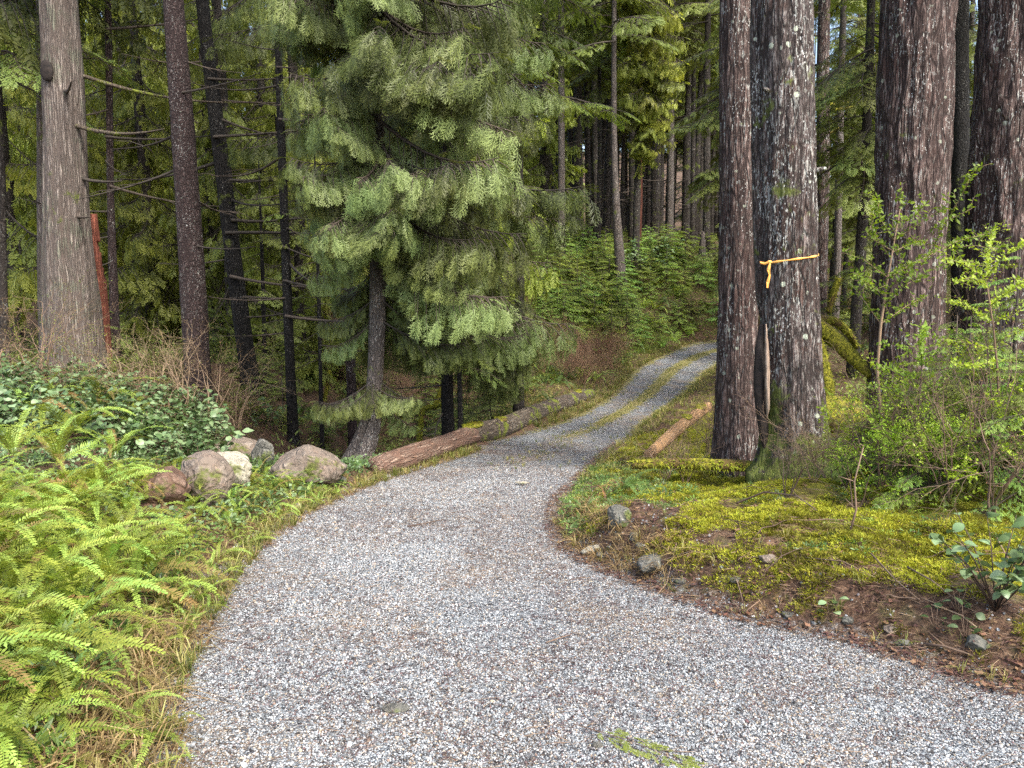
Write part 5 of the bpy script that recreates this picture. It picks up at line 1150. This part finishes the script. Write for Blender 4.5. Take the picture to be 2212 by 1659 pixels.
# ---------------------------------------------------------------- leathery-leaved shrubs (rounded blue-green leaves)
def round_leaf(rng, L=.07, mat='salal'):
    mb = MB(); W = L*.36*(1+.2*rng.random()); prof = [(0, 0), (.15, .6), (.4, 1), (.65, .92), (.85, .5), (1, 0)]
    V = []; 
    for t, w_ in prof: zc = .10*L*math.sin(t*3)-.12*L*t*t; V += [(t*L, -w_*W, zc+.10*W*w_), (t*L, 0, zc), (t*L, w_*W, zc+.10*W*w_)]
    T = []
    for k in range(5):
        for j in range(2): a = k*3+j; T += [(a, a+3, a+4), (a, a+4, a+1)]
    mb.add(V, T, np.repeat(np.linspace(.3, .7, 6), 3)+rng.normal()*.15); return mb
LEAF = [round_leaf(rg) for _ in range(4)]; LEAFM = [l.mesh('leaf', M['salal']) for l in LEAF]
def shoot(rng):
    mb = MB(); n = rng.integers(8, 13); p = np.zeros(3); d = norm((rng.normal()*.35, rng.normal()*.35, 1)); pts = [p]
    for k in range(n):
        d = norm(d+rng.normal(size=3)*.18+(0.05, 0, -.02)); p = p+d*.035; pts.append(p); a = k*2.3+rng.normal()*.3; V, T, A, _ = LEAF[rng.integers(4)].arr()
        ld = norm((math.cos(a), math.sin(a), .15+rng.normal()*.25)); mb.add(V@frame(ld, norm((rng.normal()*.3, rng.normal()*.3, 1)))*(.7+.5*rng.random())+p, T, A, 0)
    tube(mb, pts, np.linspace(.003, .0015, len(pts)), 3, .3, 1); return mb.mesh('leafy_shoot', [M['salal'], M['twig']])
SHOOT = [shoot(rg) for _ in range(7)]
def salal(x, y_, label, group, n=9, spread=.22, hgt=.20):
    e = empty('leathery_shrub', (x, y_, hz(x, y_)), label, 'shrub', group)
    for k in range(n):
        a = rg.random()*6.28; r_ = spread*rg.random()**.5; link('leafy_shoot', SHOOT[rg.integers(7)], e, (r_*math.cos(a), r_*math.sin(a), hgt*rg.random()*(1-r_/spread*.5)), (rg.normal()*.3, rg.normal()*.3, rg.random()*6), .8+.45*rg.random())
k = 0
for it in range(700):
    px = -60+520*rg.random(); py = 835+215*rg.random()
    if py < 835+max(0, (px-200))*.22: continue
    x, y_, z = G(px, py)
    if y_ > 11 or y_ < 5.2 or not free(x, y_, .22): continue
    lab = ('low' if y_ < 8 else 'upper')+' leathery blue-green bush '+('at the very left edge' if px < 60 else ('below the massive old cedar' if px < 200 else ('below the thin reddish speckled trunk' if px < 320 else 'above the boulders')))
    salal(x, y_, lab, 'leathery-leaved bushes on the left slope'); k += 1
    if k >= 90: break
salal(*G(575, 930)[:2], 'small leathery-leaved bush at the foot of the leaning black trunk', None, 14, .32, .3)
salal(*G(460, 960)[:2], 'leathery-leaved bush above the large tan boulder', None, 12, .3, .2)
for k in range(9):
    x, y_, z = on(1395+rg.normal()*25, 30.5+rg.normal()*.6); 
    if k == 0: e = empty('leathery_shrub', (x, y_, z), 'bluish leathery-leaved bush on the bank right of the pale curved trunk', 'shrub'); q0 = np.array((x, y_, z))
    for j in range(5): link('leafy_shoot', SHOOT[rg.integers(7)], e, tuple(np.array((x, y_, z))-q0+(rg.normal()*.25, rg.normal()*.2, .35+.4*rg.random())), (rg.normal()*.3, rg.normal()*.3, rg.random()*6), 2.1)
# right corner shrub with large leaves picked out one by one
e = empty('leathery_shrub', tuple(G(2150, 1330)), 'bush of large oval green leaves at the right edge above the gravel corner', 'shrub'); q0 = np.array(e.location)
mb = MB()
for k in range(18):
    a = rg.random()*6.28; tip = np.array((math.cos(a)*.22-.05, math.sin(a)*.2, .18+.30*rg.random())); tube(mb, [(0, 0, 0), tip*.55+(0, 0, .04), tip], [.004, .003, .0015], 4)
    for j in range(7):
        t = .35+.65*j/6; p = tip*t+(0, 0, .04*math.sin(t*3)); b_ = rg.random()*6.28; link('leaf', LEAFM[rg.integers(4)], e, tuple(p), (rg.normal()*.35, rg.normal()*.4, b_), .6+.45*rg.random())
link('stems', mb.mesh('stems', M['twig']), e)
for px, py, n_, lb in ((1795, 1350, 6, 'tiny round-leaved sprig at the gravel edge of the right mound'), (2085, 1385, 7, 'small round-leaved sprig near the blue-grey stone'), (2020, 1362, 5, 'small round-leaved sprig in the lower right litter'), (2068, 1330, 6, 'round-leaved sprig left of the large-leaved bush')):
    e = empty('leafy_sprig', tuple(G(px, py)), lb, 'plant'); mb = MB()
    for k in range(n_):
        a = k*2.4; p = np.array((.03*math.cos(a), .03*math.sin(a), .03+.02*k)); tube(mb, [(0, 0, 0), p], [.002, .001], 3); link('leaf', LEAFM[k % 4], e, tuple(p), (rg.normal()*.3, rg.normal()*.3, a), .55+.2*rg.random())
    link('stems', mb.mesh('stems', M['twig']), e)

# ---------------------------------------------------------------- twiggy shrubs and leafing shrubs
def shrub_parts(rng, h, spread, stems, depth=4, r0=.008, droop=0.0, up=.6, nb=3):
    mb = MB(); tips = []
    def grow(p, d, L, r_, lv):
        k = 4; pts = [p]; dd = d
        for _ in range(k): dd = norm(dd+rng.normal(size=3)*.13+(0, 0, -droop*.1)); pts.append(pts[-1]+dd*L/k)
        tube(mb, pts, np.linspace(r_, r_*.6, k+1), 5 if lv == 0 else 3, rng.random(), 0, cap=False)
        if lv >= depth-1: tips.append((pts, dd)); return
        if lv >= depth-2: tips.append((pts, dd))
        for j in range(nb+(lv > 0)):
            q = pts[min(k, 1+int((j+1)/(nb+1)*k+rng.random()*.9))]; nd = norm(dd+rng.normal(size=3)*.55+(0, 0, .12*up)); grow(q, nd, L*(.52+.25*rng.random()), r_*.55, lv+1)
    for s_ in range(stems):
        a = rng.random()*6.28; sp = spread*(.3+.7*rng.random()); grow(np.array((.03*math.cos(a), .03*math.sin(a), -.03)), norm((sp*math.cos(a), sp*math.sin(a), h)), h*(.45+.25*rng.random()), r0*(.7+.6*rng.random()), 0)
    return mb, tips
def bare(rng, h, spread, stems, mat, leaf=None, nleaf=0, depth=4, lsz=.012, **kw):
    mb, tips = shrub_parts(rng, h, spread, stems, depth, **kw); me = mb.mesh('branches', M[mat]); lm = None
    if leaf:
        m2 = MB()
        for pts, dd in tips:
            for k in range(nleaf):
                t = rng.random()*(len(pts)-1); i = int(t); p = pts[i]+(pts[i+1]-pts[i])*(t-i); d = norm(dd*.5+rng.normal(size=3)*.8)
                m2.add(kite(p, d, norm(rng.normal(size=3)*.5+(0, 0, 1)), lsz*(.7+.7*rng.random()), lsz*.36, .5), KT, rng.random())
        lm = m2.mesh('leaves', M[leaf])
    return me, lm
BARE = [bare(rg, 1.0, .8, 6, 'twig_tan', 'fern_dead', 2, 5, .011, nb=2, r0=.009) for _ in range(3)]+[bare(rg, 1.0, .85, 5, 'twig_tan', 'spring', 2, 5, .013, nb=2, r0=.006) for _ in range(2)]
REDB = [bare(rg, 1.0, .6, 8, 'twig_red', 'brown_needles', 1, 4, .012, nb=3, r0=.006) for _ in range(2)]
DARKB = [bare(rg, 1.0, .6, 5, 'twig', 'fern_dead', 1, 4, .012, nb=3, r0=.008) for _ in range(3)]
def put_shrub(name, pair, loc, label, group=None, sc=1.0, rot=None):
    e = empty(name, loc, label, 'shrub', group, (0, 0, rg.random()*6.28 if rot is None else rot)); link('branches', pair[0], e, sc=sc)
    if pair[1]: link('leaves', pair[1], e, sc=sc)
    return e
for px, py, sc, lb in [(20, 800, 1.7, 'bushy brown twiggy shrub at the left edge, tallest of its kind'), (70, 830, 1.3, 'brown twiggy shrub between the left edge and the massive old cedar'), (-60, 850, 1.6, 'brown twiggy shrub half outside the left edge'), (215, 850, 1.25, 'tan bare shrub growing before the foot of the massive old cedar'), (150, 850, .95, 'low bare shrub left before the foot of the massive old cedar'), (260, 860, 1.0, 'bare shrub right of the massive old cedar foot'),
       (310, 870, 1.0, 'bare brown shrub between the massive old cedar and the speckled trunk'), (380, 890, 1.1, 'bare shrub left before the foot of the speckled trunk'), (440, 900, 1.25, 'pinkish bare shrub right before the foot of the speckled trunk'), (500, 890, 1.15, 'bare shrub between the speckled and the leaning black trunk'), (340, 915, .8, 'low yellowish twiggy shrub above the leathery leaves'), (460, 940, .6, 'small reddish twiggy shrub above the boulders'),
       (120, 880, .7, 'small brown shrub above the leathery leaves at left'), (540, 930, .6, 'small bare shrub at the foot of the leaning black trunk')]:
    x, y_, z = G(px, py); y_ = min(y_, 11.5); x = (px-1106)/FPX*y_; put_shrub('twiggy_shrub', BARE[rg.integers(5)], (x, y_, hz(x, y_)), lb, 'brown twiggy shrubs on the left slope', sc)
for k in range(44):                              # reddish dead brush at the far end of the log
    px = 1165+190*rg.random(); y_ = 18.5+6*rg.random(); x, _, z = on(px, y_)
    if xl(y_)-x < .35: continue
    put_shrub('dry_brush', REDB[rg.integers(2)], (x, y_, z), 'dry reddish-brown brush beyond the far end of the left log', 'dry brush beyond the log', .65+.4*rg.random())
for k in range(14):
    px = 660+360*rg.random(); y_ = 17+5*rg.random(); x, _, z = on(px, y_); put_shrub('dry_brush', BARE[rg.integers(5)], (x, y_, z), 'tangled olive and brown brush in the gully behind the leafy cedar', 'tangled brush in the gully', 1.1+.7*rg.random())
for px, py, sc, lb in [(870, 985, .5, 'small pinkish twig bunch behind the reddish log'), (1565, 985, .8, 'leafless grey twigs before the foot of the big furrowed trunk'), (1530, 985, .75, 'leafless grey twigs left of the big furrowed trunk, beside the tan log'), (1600, 1000, .7, 'leafless twigs between the two tight big trunks and the mossy pole'), (1440, 1040, .55, 'dark upright twigs on the mound tip'), (1480, 1045, .5, 'low brown twigs in front of the mossy pole'), (1700, 1075, .45, 'thin pale twigs at the foot of the taped trunk'), (1755, 1040, .5, 'pale twigs right of the taped trunk foot')]:
    x, y_, z = G(px, py); put_shrub('twiggy_shrub', DARKB[rg.integers(3)], (x, y_, z), lb, None, sc)
# leafing shrubs right
LEAFY = [bare(rg, 1.0, .55, 3, 'twig', 'spring', 7, 4, .030, nb=3, r0=.008) for _ in range(3)]
LOWL = [bare(rg, 1.0, .9, 6, 'twig', 'spring', 12, 4, .032, nb=3) for _ in range(3)]
def grow_tall(label, base_px, base_py, Y, top, sc, k, rot): 
    x, y_, z = on(base_px, Y); put_shrub('leafing_shrub', LEAFY[k], (x, y_, z), label, None, sc, rot)
e = empty('leafing_shrub', on(1915, 5.4), 'tall slender shrub with bright yellow-green new leaves before the thick reddish-grey trunk', 'shrub'); q0 = np.array(e.location)
mb = MB(); lf = MB(); mainp = [np.zeros(3)]+[P(a, b_, 5.4)-q0 for a, b_ in ((1895, 800), (1903, 700), (1918, 600), (1932, 520), (1945, 450))]
tube(mb, mainp, [.013, .011, .010, .008, .006, .003], 6)
tw_ = [((1903, 700), (1860, 640), (1835, 610)), ((1908, 660), (1960, 610), (2030, 575)), ((1918, 600), (1865, 560), (1820, 545)), ((1918, 600), (1990, 560), (2070, 520), (2150, 500)), ((1925, 560), (1880, 490), (1900, 440)), ((1932, 520), (1990, 480), (2050, 440)), ((1932, 520), (1900, 470), (1895, 425)), ((2010, 545), (2050, 470), (2090, 400), (2110, 355)), ((1945, 450), (1950, 430), (1948, 415)), ((2000, 500), (2040, 480), (2100, 450)), ((1918, 600), (1950, 575), (2000, 565)), ((1903, 700), (1960, 660), (2000, 640)), ((1925, 540), (1890, 520), (1870, 500)), ((1940, 480), (1975, 470), (2000, 440)), ((2040, 540), (2100, 530), (2180, 540)), ((1912, 640), (1870, 610), (1850, 590)), ((1912, 630), (1950, 600), (1975, 590)), ((1928, 545), (1960, 530), (2005, 520)), ((2030, 575), (2070, 560), (2120, 570))]
for t_ in tw_:
    dy = rg.normal()*.15; q = [P(a, b_, 5.4+dy*k)-q0 for k, (a, b_) in enumerate(t_)]; tube(mb, q, np.linspace(.004, .0015, len(q)), 4)
    pp, _, _ = resample(q, [1]*len(q), .016)
    for p in pp[2:]:
        for s_ in (0, 1):
            if rg.random() < .97: d = norm(rg.normal(size=3)*.8+(0, 0, .3)); lf.add(kite(p, d, norm(rg.normal(size=3)*.5+(0, -.5, 1)), .020+.022*rg.random(), .0095, .5), KT, rg.random())
    for p in pp[3::5]:                             # short side twigs
        d = norm(rg.normal(size=3)+(0, 0, .4)); tube(mb, [p, p+d*.09], [.0015, .001], 3)
        for j in range(6): lf.add(kite(p+d*(.02+.014*j), norm(rg.normal(size=3)), norm(rg.normal(size=3)*.5+(0, 0, 1)), .026+.024*rg.random(), .012, .5), KT, rg.random())
link('branches', mb.mesh('branches', M['twig_tan']), e); link('leaves', lf.mesh('leaves', M['spring']), e)
def airy(label, bpx, Y, main, twigs):
    e = empty('leafing_shrub', on(bpx, Y), label, 'shrub'); q0 = np.array(e.location); mb = MB(); lf = MB(); tube(mb, [np.zeros(3)]+[P(a, b_, Y)-q0 for a, b_ in main], np.linspace(.010, .004, len(main)+1), 6)
    for t_ in twigs:
        dy = rg.normal()*.2; q = [P(a, b_, Y+dy*k)-q0 for k, (a, b_) in enumerate(t_)]; tube(mb, q, np.linspace(.0035, .0012, len(q)), 4); pp, _, _ = resample(q, [1]*len(q), .016)
        for p in pp[2:]:
            for s_ in (0, 1): lf.add(kite(p, norm(rg.normal(size=3)*.8+(0, 0, .2)), norm(rg.normal(size=3)*.5+(0, -.5, 1)), .018+.022*rg.random(), .009, .5), KT, rg.random())
        for p in pp[3::4]:
            d = norm(rg.normal(size=3)*(1, 1, .5)+(0, 0, .15)); tube(mb, [p, p+d*.12], [.0015, .001], 3)
            for j in range(7): lf.add(kite(p+d*(.02+.015*j), norm(rg.normal(size=3)), norm(rg.normal(size=3)*.4+(0, 0, 1)), .018+.02*rg.random(), .008, .5), KT, rg.random())
    link('branches', mb.mesh('branches', M['twig']), e); link('leaves', lf.mesh('leaves', M['spring']), e)
airy('airy bright-leaved shrub spreading thin layers before the rightmost big trunk', 2165, 5.0, ((2155, 800), (2145, 700), (2130, 600)), [((2145, 700), (2090, 660), (2050, 650)), ((2140, 660), (2190, 620), (2230, 600)), ((2130, 600), (2080, 570), (2040, 560)), ((2130, 600), (2170, 550), (2220, 520)), ((2135, 620), (2100, 600), (2060, 610)), ((2150, 760), (2090, 740), (2030, 735)), ((2150, 740), (2200, 720), (2240, 700)), ((2130, 600), (2135, 540), (2150, 490)), ((2145, 700), (2200, 670), (2240, 650)), ((2152, 780), (2110, 790), (2060, 785))])
airy('airy bright-leaved shrub low before the foot of the thick reddish-grey trunk', 1992, 5.1, ((1990, 960), (1985, 880), (1992, 790)), [((1985, 880), (1930, 840), (1870, 830)), ((1988, 850), (2050, 810), (2110, 800)), ((1992, 790), (1950, 750), (1900, 740)), ((1992, 790), (2040, 750), (2090, 735)), ((1990, 820), (1940, 800), (1890, 790)), ((1986, 900), (2040, 880), (2100, 870)), ((1988, 930), (1930, 910), (1880, 900)), ((1992, 790), (1990, 740), (2000, 700))])
for px, Y, sc, k, lb in [(2090, 5.6, 1.05, 0, 'leafing shrub at right with reddish stems before the rightmost big trunk'), (2180, 5.2, .95, 1, 'leafing shrub at the right edge of the picture'), (1830, 5.9, .85, 2, 'small leafing shrub beside the slanting mossy limb'), (1845, 4.9, .55, 0, 'thin-stemmed leafing shrub growing from the open moss right of the taped trunk'), (1990, 5.3, .7, 1, 'low leafing shrub below the thick reddish-grey trunk')]:
    x, y_, z = on(px, Y); put_shrub('leafing_shrub', LEAFY[k], (x, y_, z), lb, None, sc)
for px, Y, sc, lb in [(2075, 5.7, .75, 'leafy yellow-green tangle under the young hemlock with layered boughs'), (2010, 4.9, .5, 'leafy tangle over the dark litter at right'), (2170, 5.5, .8, 'leafy tangle before the young hemlock at the right edge'), (1900, 6.6, .7, 'low bright leafy tangle left of the thick reddish-grey trunk foot'), (2030, 6.2, .8, 'low bright leafy tangle right of the thick reddish-grey trunk foot'), (2140, 6.0, .8, 'low bright leafy tangle before the rightmost big trunk'), (2200, 4.6, .6, 'leafy tangle at the right edge above the large-leaved bush'), (1960, 5.0, .5, 'sparse leafy tangle in the middle of the right thicket')]:
    x, y_, z = on(px, Y); put_shrub('low_shrub', LOWL[rg.integers(3)], (x, y_, z), lb, None, sc)
for px, Y, sc, lb in [(2150, 4.4, .8, 'bare brown briar at the right edge over the large-leaved bush'), (2050, 4.7, .75, 'bare reddish briar arching at lower right'), (2125, 5.0, .9, 'tall bare pinkish shrub at right'), (1800, 6.3, .7, 'bare twiggy shrub right of the taped trunk foot'), (1905, 5.2, .7, 'dark bare twigs at the foot of the tall slender leafing shrub'), (2190, 4.9, 1.1, 'tall bare shrub cut by the right edge of the picture')]:
    x, y_, z = on(px, Y); put_shrub('twiggy_shrub', DARKB[rg.integers(3)], (x, y_, z), lb, None, sc)
def young_hemlock(px, Y, h, n, L, label, mats=None, azf=None, dz=0):
    x, y_, z = on(px, Y); e = empty('young_hemlock', (x, y_, z), label, 'sapling'); mb = MB(); tube(mb, [(0, 0, -.05), (.02, 0, h*.5), (0, 0, h)], [.018, .012, .004], 7); link('stem', mb.mesh('stem', M['branchwood']), e)
    az = rg.random()*6
    for k in range(n):
        t = (k+.5)/n; az += 2.4+rg.normal()*.3; l = L*(1-.75*t)*(.8+.35*rg.random()); link('bough', (mats or ME_sap)[rg.integers(5)], e, (0, 0, h*(.08+.9*t)), (rg.normal()*.12, .02+rg.normal()*.1, az), l)
young_hemlock(2130, 6.4, 1.75, 30, .85, 'young hemlock with flat bright layered boughs between the two rightmost big trunks')
young_hemlock(2070, 5.6, 1.25, 26, .75, 'bright layered young hemlock low before the gap of the two rightmost big trunks')
young_hemlock(1955, 5.9, .85, 20, .7, 'bright feathery young hemlock against the thick reddish-grey trunk foot')
young_hemlock(2160, 5.7, 1.9, 34, .7, 'tall young hemlock of airy bright layers at the right edge')
young_hemlock(2040, 6.2, 1.45, 26, .7, 'young hemlock of bright layers right before the thick reddish-grey trunk')
young_hemlock(2200, 4.6, .95, 18, .6, 'bright young hemlock over the large-leaved bush at the edge')
young_hemlock(2010, 5.8, .95, 22, .8, 'short young hemlock with feathery boughs below the thick reddish-grey trunk')
young_hemlock(2200, 5.0, 1.0, 20, .75, 'young hemlock cut by the right edge of the picture')
young_hemlock(1890, 6.2, .8, 18, .65, 'low young hemlock left of the thick reddish-grey trunk foot')
young_hemlock(2060, 5.3, .55, 12, .6, 'small young hemlock low in the middle of the right thicket')
young_hemlock(1975, 4.9, .35, 9, .45, 'smallest young hemlock at the moss edge of the right thicket')
young_hemlock(2130, 4.7, .5, 10, .55, 'small young hemlock above the large-leaved bush')
young_hemlock(1850, 18, 2.4, 22, 1.2, 'shaded bluish hemlock sapling right of the thin pale pole trunk', ME_hem)
young_hemlock(1245, 27, 2.2, 6, 1.3, 'lone flat-boughed young hemlock beside the pale straight trunk beyond the bank', ME_sap)
for k in range(26):                              # thin dead twigs lying over the right litter, each its own thing
    y_ = 2.9+3.2*rg.random(); x = xr(y_)+.1+2.2*rg.random()**1.3; a = rg.random()*6.28; l = .15+.35*rg.random(); o0 = np.array((x, y_, hz(x, y_)+.02)); mb = MB(); pts = [np.array((math.cos(a)*t, math.sin(a)*t, hz(x+math.cos(a)*t, y_+math.sin(a)*t)-hz(x, y_)+.03*math.sin(t/l*3.1)*rg.random())) for t in np.linspace(0, l, 5)]
    tube(mb, pts, np.linspace(.0045, .0015, 5), 5); d = norm((math.cos(a+.9), math.sin(a+.9), .3)); tube(mb, [pts[2], pts[2]+d*l*.3], [.0025, .001], 4)
    tag(link('fallen_stick', mb.mesh('fallen_stick', M['twig' if k % 3 else 'twig_tan']), None, tuple(o0)), 'thin dead twig lying on the moss and litter of the right bank', 'stick', 'thin twigs on the right bank')
# ---------------------------------------------------------------- sticks and the fallen green sprig
def stick(label, q, r_=.006, mat='twig', side=True):
    q = [np.array(a) for a in q]; o0 = q[0]; mb = MB(); tube(mb, [a-o0 for a in q], np.linspace(r_, r_*.4, len(q)), 6)
    if side:
        for k in range(1, len(q)): d = norm((rg.normal(), rg.normal(), .5)); tube(mb, [q[k]-o0, q[k]-o0+d*.09], [r_*.4, r_*.15], 4)
    tag(link('fallen_stick', mb.mesh('fallen_stick', M[mat]), None, tuple(o0)), label, 'stick')
def gp(px, py, dz=.02): x, y_, z = G(px, py); return (x, y_, z+dz)
stick('long dark curved stick arching over the moss below the taped trunk', [gp(1592, 1097, .03), gp(1650, 1092, .09), gp(1720, 1098, .08), gp(1765, 1112, .02)], .008)
stick('thin reddish stick slanting down across the right moss', [gp(1880, 1220, .06), gp(1935, 1270, .03), gp(1990, 1320, .03)], .005)
stick('pale thin stick on the right moss above the round-leaved sprig', [gp(1740, 1215), gp(1820, 1230, .04), gp(1890, 1260)], .004, 'twig_tan')
stick('dark dead stick along the gravel edge at lower right', [gp(1995, 1400, .02), gp(2040, 1415, .03), gp(2100, 1432, .02)], .008)
stick('short dark twig on the left part of the gravel', [gp(1180, 1395, .012), gp(1215, 1383, .015), gp(1235, 1378, .012)], .004)
stick('thin twig lying in the middle distance of the gravel', [gp(880, 1140, .012), gp(920, 1135, .014), gp(960, 1125, .012)], .005)
stick('brown twig under the moss slope at right', [gp(1960, 1240, .03), gp(2010, 1275, .04), gp(2070, 1310, .02)], .006)
stick('short pale stick in the brown litter at the right gravel edge', [gp(1610, 1330, .02), gp(1640, 1312, .03)], .005, 'twig_tan', False)
stick('bent upright dark twig rising from the moss right of the taped trunk', [gp(1835, 1155, 0), np.array(gp(1835, 1155, 0))+(.03, 0, .14), np.array(gp(1835, 1155, 0))+(.01, 0, .30), np.array(gp(1835, 1155, 0))+(.05, 0, .5)], .008)
e = empty('fallen_sprig', gp(1235, 1580, .012), 'flat yellow-green conifer sprig fallen on the gravel at the bottom of the picture', 'sprig'); q0 = np.array(e.location); d = np.array(gp(1490, 1652, .012))-q0; L = float(np.linalg.norm(d))
mb = bough(rg, SP_hem, 'hemlock', 6, 1, .20, spread=.20); V = np.concatenate(mb.V); V[:, 2] *= .12; V[:, 1] *= .55; i = 0
for k in range(len(mb.V)): n_ = len(mb.V[k]); mb.V[k] = V[i:i+n_]*L; i += n_
link('needles', mb.mesh('needles', [M['sapling'], M['twig']]), e, (0, 0, .01), (0, 0, math.atan2(d[1], d[0])))
